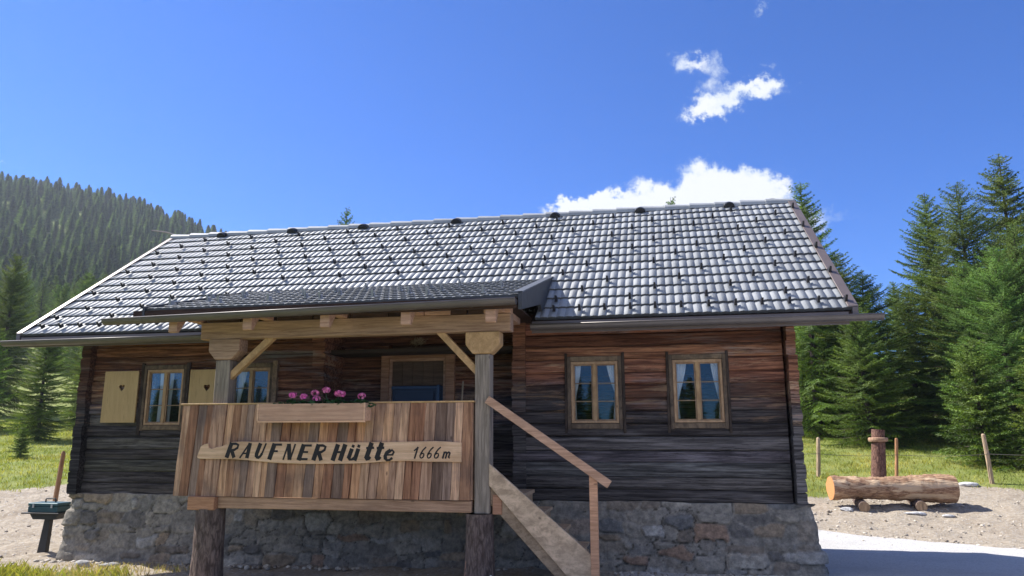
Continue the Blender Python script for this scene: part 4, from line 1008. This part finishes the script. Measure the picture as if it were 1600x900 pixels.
b.add([tuple(ce-np.array([.004, 0, 0]))]+[tuple(p-np.array([.002, 0, 0])) for p in ring], [(0, 1+q, 1+(q+1) % 64) for q in range(64)]); b.build('cut_face', M['cut'], tl)
b = MB(); ring = V[-64:]+np.array(origin(tl)); ce = ring.mean(0)
b.add([tuple(ce+np.array([.02, 0, 0]))]+[tuple(p) for p in ring], [(0, 1+q, 1+(q+1) % 64) for q in range(64)]); b.build('rough_end', M['bark_log'], tl)
for k, (x, y, lab) in enumerate(((12.30, 9.05, 'short round roller under the left end of the felled log'), (13.52, 9.22, 'short round roller under the right half of the felled log'))):
    o = empty('log_roller', (x, y, -.03), label=lab, cat='log', group='rollers under the felled log'); zc = gz(x, y)+.09
    V, F_ = trunk_mesh([(x, y-.12, zc), (x+.08, y+.75, zc+.06)], [.115, .115], 28, .04, 5.+k, 8); V = V-np.array(origin(o))
    link_mesh('trunk', np_mesh('trunk', V, F_, np.ones((len(V), 3)), True), M['bark'], o)
    b = MB(); ring = V[:28]+np.array(origin(o)); ce = ring.mean(0)
    b.add([tuple(ce-np.array([0, .003, 0]))]+[tuple(p-np.array([0, .001, 0])) for p in ring], [(0, 1+q, 1+(q+1) % 28) for q in range(28)], (1.3, 1.1, .9)); b.build('cut_face', M['oldwood'], o)
sp_ = empty('log_post', (13.2, 11.0, gz(13.2, 11)), label='stout barked log post with a wooden collar behind the felled log', cat='post')
zb = gz(13.2, 11)-.1
V, F_ = trunk_mesh([(13.17, 11, zb), (13.28, 11, 1.555)], [.205, .175, .165, .155, .15], 32, .10, 7., 24); V = V-np.array(origin(sp_))
link_mesh('trunk', np_mesh('trunk', V, F_, np.ones((len(V), 3)), True), M['stumpbark'], sp_)
b = MB(); ring = V[-32:]+np.array(origin(sp_)); ce = ring.mean(0); b.add([tuple(ce)]+[tuple(p) for p in ring], [(0, 1+q, 1+(q+1) % 32) for q in range(32)], (.6, .5, .45)); b.build('cut_top', M['stumpbark'], sp_)
b = MB(); b.lathe([(.155, 1.26), (.215, 1.262), (.228, 1.30), (.225, 1.345), (.205, 1.36), (.15, 1.362)], 13.26, 11.0, 24); b.build('collar', M['oldwood_x'], sp_)
fence = empty('wire_fence', (13.9, 12, gz(13.9, 12)), label='sparse wire fence of thin stakes behind the felled log', cat='fence')
tops = []
for (x, y, x2, z2, r_, lab) in ((11.97, 12.0, 12.05, 1.36, .052, 'leftmost stake, beside the cabin corner'), (13.87, 12.0, 13.97, 1.34, .042, 'brown stake right of the log post'), (15.91, 11.5, 15.84, 1.45, .052, 'rightmost pale leaning stake')):
    z0 = gz(x, y)-.1; b = MB(); b.tube([(x, y, z0), ((x+x2)/2+.006, y, (z0+z2)/2), (x2, y, z2-.03), (x2, y, z2)], [r_*1.1, r_, r_*.92, r_*.5], 9, (1.5, 1.35, 1.15) if r_ > .05 else (1.5, .95, .62)); o = b.build('stake', M['oldwood'], fence); o['label'] = lab
    tops.append(((x+x2)/2, y-.05, z0+.62*(z2-z0)))
tops.append((19.6, 9.6, .99)); tops.insert(0, (6.5, 12.6, .9))
b = MB()
for a, c in zip(tops[:-1], tops[1:]):
    a = Vector(a); c = Vector(c); pts = [a.lerp(c, t/8)-Vector((0, 0, .16*(t/8)*(1-t/8))) for t in range(9)]; b.tube(pts, .006, 5)
b.build('wire', M['gutter'], fence)
b = MB(); z0 = gz(-3.56, 3.6)-.1; b.tube([(-3.60, 3.6, z0), (-3.55, 3.6, .7), (-3.52, 3.6, 1.12), (-3.52, 3.6, 1.16)], [.045, .042, .038, .02], 8, (1.2, .82, .58)); tag(b.build('stake', M['oldwood']), 'single brown stake in the meadow edge left of the cabin', 'stake')

# ================================================================== loose stones and gravel
def rock_mesh(name, seed, n=2):
    bm = bmesh.new(); bmesh.ops.create_icosphere(bm, subdivisions=n, radius=1); r_ = random.Random(seed)
    pl_ = [(Vector((r_.gauss(0, 1), r_.gauss(0, 1), r_.gauss(0, 1))).normalized(), r_.uniform(.55, .9)) for _ in range(9)]
    for v in bm.verts:
        for nrm, d in pl_:
            k = v.co.dot(nrm)
            if k > d: v.co -= nrm*(k-d)
        v.co += v.co.normalized()*r_.uniform(-.03, .03)
    V = np.array([v.co[:] for v in bm.verts]); F_ = np.array([[v.index for v in f.verts] for f in bm.faces]); bm.free(); return V, F_
RK = [rock_mesh('r', s, 1) for s in range(6)]
RK2 = [rock_mesh('r', 20+s, 3) for s in range(4)]
def scatter(points, sizes, protos, seed=1, flat=.6, pal=((.33, .30, .26), (.42, .38, .32), (.26, .22, .18), (.50, .46, .40))):
    r_ = np.random.default_rng(seed); V = []; F_ = []; C_ = []; base = 0; pal = np.array(pal)
    for p, s in zip(points, sizes):
        pv, pf = protos[r_.integers(len(protos))]; a = r_.uniform(0, 6.28); ca, sa = math.cos(a), math.sin(a)
        sc = np.array([1, r_.uniform(.6, 1), flat*r_.uniform(.7, 1.3)])*s; q = pv*sc; q = np.stack([q[:, 0]*ca-q[:, 1]*sa, q[:, 0]*sa+q[:, 1]*ca, q[:, 2]], -1)+p
        V.append(q); F_.append(pf+base); base += len(pv); C_.append(np.tile(pal[r_.integers(len(pal))]*r_.uniform(.8, 1.2), (len(pv), 1)))
    return np.concatenate(V), np.concatenate(F_), np.concatenate(C_)
def region(n, x0, x1, y0, y1, fn, seed):
    r_ = np.random.default_rng(seed); x = r_.uniform(x0, x1, n); y = r_.uniform(y0, y1, n); k = fn(x, y) > r_.random(n); return x[k], y[k]
px_, py_ = region(9000, 9.7, 17.5, 5.6, 12.5, lambda x, y: (1-grassiness(x, y))*(1-road_mask(x, y)*.97)*(.25+1.5*np.clip(fbm(x*1.1, y*1.1, 3)+.25, 0, 1)), 1)
qx, qy = region(5000, -12, .4, -.6, 8, lambda x, y: (1-grassiness(x, y))*.8, 2)
px_ = np.concatenate([px_, qx]); py_ = np.concatenate([py_, qy]); rs_ = np.random.default_rng(5)
sz = .007+.045*rs_.random(len(px_))**7; V, F_, C_ = scatter(np.stack([px_, py_, terrain(px_, py_)+.0], -1), sz, RK, 3)
gravel = link_mesh('gravel', np_mesh('gravel', V, F_, C_), M['stone']); tag(gravel, 'loose stones scattered over the bare dirt', 'gravel', kind='stuff')
# rubble along the foot of the stone base
r_ = random.Random(9); pts = []; szs = []
for i in range(150):
    x = r_.uniform(-.25, 6.2)**1.0; pts.append((x, -.24-abs(r_.gauss(0, .06)), gz(x, -.2)+.01)); szs.append(r_.uniform(.018, .055))
for i in range(260):
    x = r_.uniform(7.3, 10.2); y = -.24-abs(r_.gauss(0, .22)); pts.append((x, y, gz(x, y)+.01)); szs.append(r_.uniform(.008, .03))
V, F_, C_ = scatter(np.array(pts), szs, RK, 4); rub = link_mesh('rubble', np_mesh('rubble', V, F_, C_), M['stone']); tag(rub, 'small rubble along the foot of the stone base', 'rubble', kind='stuff')
def big_rock(x, y, s, lab, seed, pale=1.0, dz=0.0, sx_=1.4):
    v, f = RK2[seed % 4]; sc = np.array([s*sx_, s*.8, s*.55]); base = np.array((x, y, gz(x, y)+s*.2+dz)); o = bpy.data.objects.new('rock', np_mesh('rock', v*sc, f, np.full((len(v), 3), .36*pale))); o.data.materials.append(M['stone']); COL.objects.link(o); o.location = base
    tag(o, lab, 'rock')
big_rock(.62, -.42, .10, 'flat grey rock at the foot of the stone base, left of two', 0, .95)
big_rock(1.02, -.46, .09, 'flat grey rock at the foot of the stone base, right of two', 1, .85, 0, 1.7)
big_rock(15.3, 11.3, .17, 'pale rock on the dirt bank behind the right end of the felled log', 2, 1.5)
big_rock(11.95, 9.0, .12, 'pale jagged rock under the left end of the felled log', 3, 1.3)
big_rock(13.28, 8.92, .10, 'long pale flat rock in front of the felled log rollers', 1, 1.4, -.01, 2.6)
big_rock(13.95, 8.85, .09, 'small pale rock in front of the right roller', 2, 1.3)
big_rock(11.6, 14.5, .2, 'white boulder in the grass just right of the cabin corner', 3, 1.9)

# ================================================================== grass
def blades(n, x0, x1, y0, y1, fn, h0, h1, w, seed, per=4, spread=.03):
    r_ = np.random.default_rng(seed); x, y = region(n, x0, x1, y0, y1, fn, seed+50); k = len(x)
    x = np.repeat(x, per)+r_.normal(0, spread, k*per); y = np.repeat(y, per)+r_.normal(0, spread, k*per); n = len(x); z = terrain(x, y)-.012
    h = r_.uniform(h0, h1, n)*(.6+1.2*np.clip(fbm(x*.8, y*.8, 3)+.4, 0, 1)); a = r_.uniform(0, 2*np.pi, n); ln = r_.uniform(.05, .7, n)*h; la = r_.uniform(0, 2*np.pi, n)
    ww = w*r_.uniform(.6, 1.3, n); ca, sa = np.cos(a)*ww, np.sin(a)*ww; lx_, ly_ = np.cos(la)*ln, np.sin(la)*ln
    V = np.stack([np.stack([x-ca, y-sa, z], -1), np.stack([x+ca, y+sa, z], -1), np.stack([x+lx_*.35+ca*.7, y+ly_*.35+sa*.7, z+h*.6], -1), np.stack([x+lx_, y+ly_, z+h], -1)], 1).reshape(-1, 3)
    i = np.arange(n)*4; F_ = np.concatenate([np.stack([i, i+1, i+2], -1), np.stack([i, i+2, i+3], -1)])
    t = r_.uniform(.65, 1.4, n); yel = np.clip(fbm(x*.5+30, y*.5, 3)*2.2+r_.uniform(-.2, .5, n), 0, 1)
    C_ = np.stack([t*(1+.55*yel), t*(1+.18*yel), t*(1+.2*yel)], -1); return V, F_, np.repeat(C_, 4, 0)
fr_ = lambda x, y: grassiness(x, y)
V, F_, C_ = blades(26000, 9.5, 26, 8.5, 34, fr_, .025, .10, .007, 1, 6, .08); tag(link_mesh('meadow_grass', np_mesh('meadow_grass', V, F_, C_), M['grass']), 'sunlit meadow grass behind the felled log', 'grass', kind='stuff')
V, F_, C_ = blades(34000, -26, 1.5, 3.5, 30, fr_, .025, .10, .008, 2, 6, .08); tag(link_mesh('meadow_grass', np_mesh('meadow_grass', V, F_, C_), M['grass']), 'sunlit meadow grass left of the cabin', 'grass', kind='stuff')
V, F_, C_ = blades(9000, -4, 6.2, -4.6, -.15, lambda x, y: grassiness(x, y)*(1-.6*sst(x+fbm(x*3, y*3, 2), .3, 1.0)*(1-sst(x, 1.7, 2.2))), .03, .11, .0035, 3, 6, .03); tag(link_mesh('yard_grass', np_mesh('yard_grass', V, F_, C_), M['grass']), 'green grass tufts at the foot of the cabin on the left', 'grass', kind='stuff')
V, F_, C_ = blades(900, .0, 2.3, -1.6, -.3, lambda x, y: np.clip(.8-np.abs(x-1.1)*.6, 0, 1), .02, .08, .003, 4, 6, .03); tag(link_mesh('dry_grass', np_mesh('dry_grass', V, F_, C_*np.array([1, 1, .9])), M['drygrass']), 'dry straw coloured grass in front of the stone base', 'grass', kind='stuff')

# ================================================================== conifers
def conifer(H, R0, seed, dens=1.0, step=.06, nl=.085, nw=.030, up=.35, droop=.55, start=.05, gap=.29, tw=.09, larch=False):
    """returns (trunk V,F), (crown V,F,C)"""
    r_ = np.random.default_rng(seed); tb_ = MB(); hs = np.linspace(0, H, 9)
    lean = r_.normal(0, .012, 2); cx = lambda z: lean[0]*z; cy = lambda z: lean[1]*z
    tb_.tube([(cx(z), cy(z), z) for z in hs], [max(.012, H*.016*(1-z/H)**.9+.004) for z in hs], 9)
    base = []; dirs = []; lens = []; wid = []; cs = []
    z = H*start+.1
    while z < H*.985:
        q = z/H; nb = int(r_.integers(6, 9)) if q < .9 else 5
        a0 = r_.uniform(0, 6.28)
        env = .90*R0*((1-q)**.68)*(1-.25*max(0, .16-q)/.16)+.08
        for k in range(nb):
            if r_.random() > .95*dens and q < .8: continue
            az = a0+2*np.pi*k/nb+r_.normal(0, .25); L = env*r_.uniform(.55, 1.18)*(.62 if r_.random() < .08 else 1); zz_ = z+r_.normal(0, .07)
            s0 = up*(q-.25)*1.6+r_.normal(0, .08); s0 = np.clip(s0, -.35, .9)
            m_ = 9; t = np.linspace(0, 1, m_); hx = L*t; hz = L*(s0*t-droop*(1-q)*t**1.4*.55+.22*t**3)
            az2 = az+r_.normal(0, .12)*t; bx = cx(zz_)+hx*np.cos(az2); by = cy(zz_)+hx*np.sin(az2); bz = zz_+hz
            pts = np.stack([bx, by, bz], -1)
            if L > .5: tb_.tube([tuple(p) for p in pts[::3]], [.007+.010*L*(1-i/3.0) for i in range(len(pts[::3]))], 3, cap=False)
            shade = r_.uniform(.55, 1.45)
            # twigs on both sides, then needles along them
            nt = max(3, int(L/tw)); tt = np.linspace(.12, 1.0, nt)
            P0 = np.stack([np.interp(tt, t, pts[:, i]) for i in range(3)], -1)
            T = np.gradient(pts, axis=0); T /= np.linalg.norm(T, axis=1)[:, None]; T0 = np.stack([np.interp(tt, t, T[:, i]) for i in range(3)], -1)
            S = np.cross(T0, [0, 0, 1.]); S /= np.linalg.norm(S, axis=1)[:, None]+1e-9
            for sgn in (-1, 1):
                ang = r_.uniform(.75, 1.15, nt)
                Dv = T0*np.cos(ang)[:, None]+sgn*S*np.sin(ang)[:, None]; Dv[:, 2] -= r_.uniform(.05, .5, nt)*(1.2-q)*(1 if not larch else .5)
                ll = np.clip(.36*L*(1.05-tt)**.75*r_.uniform(.5, 1.35, nt)+.06, .08, .7)
                for p, d, l in zip(P0, Dv, ll):
                    n = max(2, int(l/step)); f = (np.arange(n)+.5)/n
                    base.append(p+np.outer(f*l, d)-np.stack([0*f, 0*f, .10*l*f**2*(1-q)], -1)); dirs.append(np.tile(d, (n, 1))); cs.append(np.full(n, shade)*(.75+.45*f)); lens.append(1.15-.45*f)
            n = max(3, int(L/step)); f = np.linspace(.25, 1, n)
            base.append(np.stack([np.interp(f, t, pts[:, i]) for i in range(3)], -1)); dirs.append(np.stack([np.interp(f, t, T[:, i]) for i in range(3)], -1)); cs.append(np.full(n, shade*1.1)); lens.append(np.ones(n))
        z += gap*(1-.45*q)*r_.uniform(.8, 1.2)*(H/11)**.3
    f = np.linspace(.93, 1.0, 14); base.append(np.stack([cx(H*f), cy(H*f), H*f], -1)); dirs.append(np.tile([0, 0, 1.], (14, 1))); cs.append(np.ones(14)); lens.append(np.full(14, .8))
    Bp = np.concatenate(base); D = np.concatenate(dirs); D /= np.linalg.norm(D, axis=1)[:, None]; cc = np.concatenate(cs); le = np.concatenate(lens)
    V = []; Cc = []
    for s_ in range(3):
        n = len(Bp); rv = r_.normal(0, 1, (n, 3)); rv[:, 2] = rv[:, 2]*.8+.05; sd_ = rv-D*(rv*D).sum(1)[:, None]; sd_ /= np.linalg.norm(sd_, axis=1)[:, None]+1e-9
        tip = Bp+(D*.62+sd_*.72)*(nl*le*r_.uniform(.7, 1.3, n))[:, None]; wv = np.cross(D, sd_)*(nw*.5*le)[:, None]
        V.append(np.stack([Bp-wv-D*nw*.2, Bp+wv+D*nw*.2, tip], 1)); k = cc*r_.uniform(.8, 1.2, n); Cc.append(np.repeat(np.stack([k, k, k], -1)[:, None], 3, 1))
    V = np.concatenate(V).reshape(-1, 3); Cc = np.concatenate(Cc).reshape(-1, 3); F_ = np.arange(len(V)).reshape(-1, 3)
    return tb_, V, F_, Cc
PROTO = {}
def proto(key, leafmat, **k):
    tb_, V, F_, C_ = conifer(**k); cm = np_mesh('crown', V, F_, C_); cm.materials.append(leafmat); tm = tb_.mesh('trunk'); tm.materials.append(M['treebark']); PROTO[key] = (tm, cm, k['H'])
proto('A', M['needles'], H=11, R0=3.0, seed=1)
proto('B', M['needles'], H=11, R0=2.8, seed=2, droop=.7, up=.25)
proto('C', M['needles'], H=9, R0=3.0, seed=3, dens=.95)
proto('L', M['larch'], H=11, R0=3.3, seed=4, droop=.35, up=.5, nl=.075, nw=.024, step=.055, larch=True)
proto('S', M['needles'], H=4, R0=1.2, seed=5, gap=.24, tw=.075, start=.02)
proto('M1', M['needles'], H=14, R0=2.9, seed=6, step=.16, nl=.20, nw=.085, gap=.6, tw=.22)
proto('M2', M['needles'], H=14, R0=3.2, seed=7, step=.16, nl=.20, nw=.085, gap=.62, tw=.22, droop=.7)
proto('M3', M['larch'], H=14, R0=3.4, seed=8, step=.16, nl=.19, nw=.075, gap=.6, tw=.22, up=.5)
def tree(kind, x, y, H, label, group=None, rz=None, wide=1.0, z=None):
    tm, cm, h0 = PROTO[kind]; s = H/h0
    o = bpy.data.objects.new('larch_tree' if kind in ('L', 'M3') else 'spruce_tree', None); COL.objects.link(o); o.location = (x, y, (gz(x, y) if z is None else z)-.1); o.scale = (s*wide, s*wide, s); o.rotation_euler = (0, 0, rnd.uniform(0, 6.28) if rz is None else rz); o.empty_display_size = .3
    tag(o, label, 'tree', group)
    for n_, me_ in (('trunk', tm), ('crown', cm)):
        c = bpy.data.objects.new(n_, me_); COL.objects.link(c); c.parent = o
    return o
G1 = 'conifers behind the cabin on the right'
for (k, x, y, H, lab, w) in (
 ('B', 13.75, 20.5, 10.0, 'tall dark spruce rising right behind the roof gable', 1.0),
 ('C', 15.5, 22.5, 7.4, 'shorter dark spruce beside the gutter end, right of the tall one behind the gable', 1.2),
 ('C', 15.3, 20.0, 6.2, 'dark spruce filling the space below the shorter spruce by the gutter end', 1.35),
 ('L', 18.3, 24.0, 6.0, 'round light larch at the very left of the right wood', 1.4),
 ('C', 14.9, 18.0, 4.9, 'low spruce in shade under the right gutter end', 1.2),
 ('A', 12.3, 25.0, 8.6, 'dark spruce hidden mostly behind the right cabin corner', 1.1),
 ('B', 15.0, 27.0, 8.0, 'dark spruce deep in shade between the gable and the forest aisle', 1.2),
 ('L', 20.2, 25.5, 7.0, 'rounded light green larch at the left edge of the right wood', 1.3),
 ('A', 18.9, 22.6, 9.7, 'slim spruce with ragged tip at the left of the tall right group', 1.0),
 ('L', 19.5, 20.5, 9.5, 'pale green feathery larch in the middle of the tall right group', 1.2),
 ('B', 21.5, 21.8, 10.9, 'tallest dark spruce of the right group', 1.1),
 ('A', 23.6, 22.5, 10.6, 'dark spruce at the right edge of the photo behind the bright one', 1.2),
 ('L', 18.7, 18.9, 6.4, 'light green young larch leaning over the meadow edge', 1.35),
 ('L', 18.6, 16.3, 6.6, 'light larch with low sweeping boughs below the tall group', 1.3),
 ('L', 19.6, 17.0, 7.4, 'bushy light larch between the two tallest spruces and the bright near spruce', 1.05),
 ('C', 19.7, 12.7, 6.6, 'bright green near spruce filling the right edge', 1.15),
 ('L', 21.7, 15.2, 8.2, 'light larch pressed against the right border behind the near spruce', 1.1),
 ('S', 16.9, 14.2, 3.6, 'small spruce behind the rightmost stake', 1.3),
 ('S', 18.2, 12.9, 3.8, 'small bushy spruce at the foot of the bright near spruce', 1.4),
 ('A', 22.6, 40, 7.0, 'far spruce in the gap between the roof and the right wood', 1.1),
 ('B', 27.5, 38, 9.0, 'far spruce behind the rounded larch', 1.2),
 ('B', 16.8, 40, 8.5, 'dark spruce at the far left end of the forest aisle', 1.3),
 ('A', 20.5, 54, 9, 'dark spruce closing the far end of the forest aisle', 1.5),
 ('A', 24.0, 34, 7.5, 'dark spruce on the far right side of the forest aisle', 1.4),
 ('B', 26.5, 29, 10.5, 'dark spruce deep in the right wood', 1.2),
 ('A', 29.0, 26, 11.0, 'dark spruce just outside the right wood edge', 1.2),
 ('A', 8.95, 26.5, 10.75, 'spruce whose tip alone shows above the ridge against the cloud', .7),
 ('A', -9.3, 29.0, 11.9, 'spruce whose tip alone shows above the left half of the ridge', .7)):
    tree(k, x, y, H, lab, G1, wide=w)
G2 = 'conifers at the foot of the wooded hill on the left'
for (k, x, y, H, lab, w) in (('A', -14.6, 14.5, 4.9, 'dark spruce standing free in the meadow just left of the cabin', 1.0), ('B', -12.2, 17.0, 5.0, 'spruce touching the left cabin corner', 1.1), ('L', -17.9, 21.0, 5.6, 'light green larch behind the free standing spruce', 1.0),
   ('C', -20.5, 17.5, 4.6, 'bushy spruce at the left meadow edge', 1.1), ('A', -28.5, 26.0, 9.5, 'tall dark spruce at the left edge of the photo', .9), ('L', -25.5, 33.0, 7.5, 'light larch left of the roof edge', 1.0),
   ('A', -33.5, 40.0, 9.0, 'tall spruce behind the light larch', 1.0), ('B', -20.5, 36.0, 6.5, 'dark spruce above the left gutter', 1.0), ('L', -31.0, 50.0, 9, 'tall larch on the lower hill', 1.0), ('A', -41.5, 46.0, 10, 'tall dark spruce on the lower hill', 1.0),
   ('A', -37.0, 62.0, 10, 'dark spruce on the lower hill beside the tall larch', 1.0), ('L', -46.0, 58.0, 10, 'light larch high on the left edge of the lower hill', 1.0), ('B', -30.0, 66.0, 10, 'dark spruce just above the roof edge on the lower hill', 1.0), ('B', -40.0, 76.0, 10.5, 'spruce farther up the lower hill', 1.0),
   ('A', -52.0, 70.0, 11, 'spruce at the far left of the lower hill', 1.0), ('L', -46.0, 84.0, 11, 'larch half way up the hill', 1.0), ('B', -62.0, 78.0, 11, 'dark spruce at the left border of the hill', 1.0), ('L', -36.0, 88.0, 10, 'light larch standing clear above the roof edge', 1.0),
   ('C', -13.6, 18.5, 5.2, 'bushy spruce between the free standing spruce and the cabin corner', 1.1), ('B', -16.4, 18.8, 5.8, 'dense spruce just behind the free standing spruce', 1.15), ('A', -18.8, 26.5, 7.0, 'dark spruce under the left end of the gutter', 1.1),
   ('S', -10.8, 10.0, 1.05, 'tiny spruce seedling in the sunny meadow', 1.2), ('S', -9.7, 15.5, 2.6, 'small spruce below the left gutter', 1.2), ('B', -15.9, 24.5, 5.5, 'spruce behind the light green larch', 1.1)):
    tree(k, x, y, H, lab, G2, wide=w)

# the wooded hill: the nearest trees are copies of their own, the rest one far-off wood
hr = np.random.default_rng(12); pts = []
d = 88.0
while d < 520:
    sp2 = 4.2+d*.0045; na = int(d*rad(33)/sp2)
    for i in range(na):
        a = rad(-58+33*(i+hr.uniform(-.1, 1.1))/na); dd = d+hr.uniform(-.5, .5)*sp2
        pts.append((CAM.x+dd*math.sin(a), CAM.y+dd*math.cos(a), dd))
    d += sp2*.9
pts.sort(key=lambda p: p[2]); NI = 240
for i, (x, y, dd) in enumerate(pts[:NI]):
    o = tree(('M1', 'M2', 'M3')[int(hr.choice(3, p=[.4, .35, .25]))], x, y, float(hr.uniform(7.5, 10.5)), None, None, wide=float(hr.uniform(.85, 1.15)))
    kind_l = o.name.startswith('larch')
    tag(o, 'light green larch standing in the lower hillside forest' if kind_l else 'dark spruce standing in the lower hillside forest', 'tree', 'larches of the lower hillside forest' if kind_l else 'spruces of the lower hillside forest')
def low_conifer(seed, H=15, R0=2.6, larch=False):
    r_ = np.random.default_rng(seed); V = []; C_ = []
    z = H*.06
    while z < H*.97:
        q = z/H; env = R0*(1-q)**.85+.15; nb = 11
        for k in range(nb):
            a = 2*np.pi*(k+r_.random())/nb; L = env*r_.uniform(.6, 1.2); w = .30*L+.18; sh = r_.uniform(.7, 1.3)
            dr = np.array([math.cos(a), math.sin(a), 0]); sd_ = np.array([-math.sin(a), math.cos(a), 0]); rise = L*(.1+.5*(q-.3)); c0 = np.array([0, 0, z])
            for j in range(4):
                f0 = j*.24; b0 = c0+dr*L*f0+np.array([0, 0, rise*f0]); wj = w*(1.1-f0)
                for sg in (-1, 1):
                    tip = b0+dr*L*.34+sd_*sg*wj+np.array([0, 0, -.14*L+r_.normal(0, .12)]); V += [b0-dr*.16, b0+dr*.16+np.array([0, 0, .16]), tip]; C_ += [[sh]*3]*3
            tip = c0+dr*L+np.array([0, 0, rise-.05*L]); V += [c0+dr*L*.5+sd_*.16, c0+dr*L*.5-sd_*.16+np.array([0, 0, .22]), tip]; C_ += [[sh*1.1]*3]*3
        z += H*.042*(1-.3*q)
    return np.array(V), np.array(C_)
LP = [low_conifer(30+i) for i in range(4)]+[low_conifer(40+i, 15, 3.0) for i in range(2)]
farp = pts[NI:]
def merged(sel, name, matn, label):
    V = []; C_ = []
    for (x, y, dd, k, s, w, t) in sel:
        v, c = LP[k]; a = hr.uniform(0, 6.28); ca, sa = math.cos(a)*w*s, math.sin(a)*w*s
        V.append(np.stack([v[:, 0]*ca-v[:, 1]*sa+x, v[:, 0]*sa+v[:, 1]*ca+y, v[:, 2]*s+float(terrain(x, y))-.3], -1)); C_.append(c*t)
    V = np.concatenate(V); C_ = np.concatenate(C_); o = link_mesh(name, np_mesh(name, V, np.arange(len(V)).reshape(-1, 3), C_), matn); tag(o, label, 'forest', kind='stuff')
sel = [(x, y, dd, int(hr.integers(0, 4)), float(hr.uniform(.38, .74)), float(hr.uniform(1.1, 1.8)), float(hr.uniform(.38, .9))) for (x, y, dd) in farp]
lar = [s for s in sel if fbm(s[0]*.02, s[1]*.02, 3)+hr.uniform(-.1, .1) > .06]; spr = [s for s in sel if s not in lar]
merged(spr, 'spruce_forest', M['needles'], 'dense spruce forest covering the hill on the left'); merged([(a, b_, c, 4+d_ % 2, e_, f_, g_) for (a, b_, c, d_, e_, f_, g_) in lar], 'larch_forest', M['larch'], 'lighter larch patches in the hillside forest')
# the wood on the other side of the clearing, which the window panes mirror
fsel = []
for i in range(230):
    fsel.append((-120+i*.8+rnd.uniform(-2, 2), -66-rnd.uniform(0, 26), 0, int(hr.integers(0, 4)), rnd.uniform(.36, .66), 1.15, rnd.uniform(.7, 1.2)))
merged(fsel, 'facing_forest', M['needles'], 'edge of the forest across the clearing, mirrored in the window panes')

# ================================================================== haze
hz = MB(); hz.box(-900, 900, -900, 900, -60, 160)
m = bpy.data.materials.new('haze'); m.use_nodes = True; N = NT(m.node_tree)
pv = N.n('ShaderNodeVolumePrincipled', {'Color': (.80, .88, 1, 1), 'Density': .0003, 'Anisotropy': .3}); N.n('ShaderNodeOutputMaterial', {1: pv.outputs[0]})
hobj = hz.build('haze', m); tag(hobj, 'thin bluish air haze over the valley', 'haze', kind='stuff')
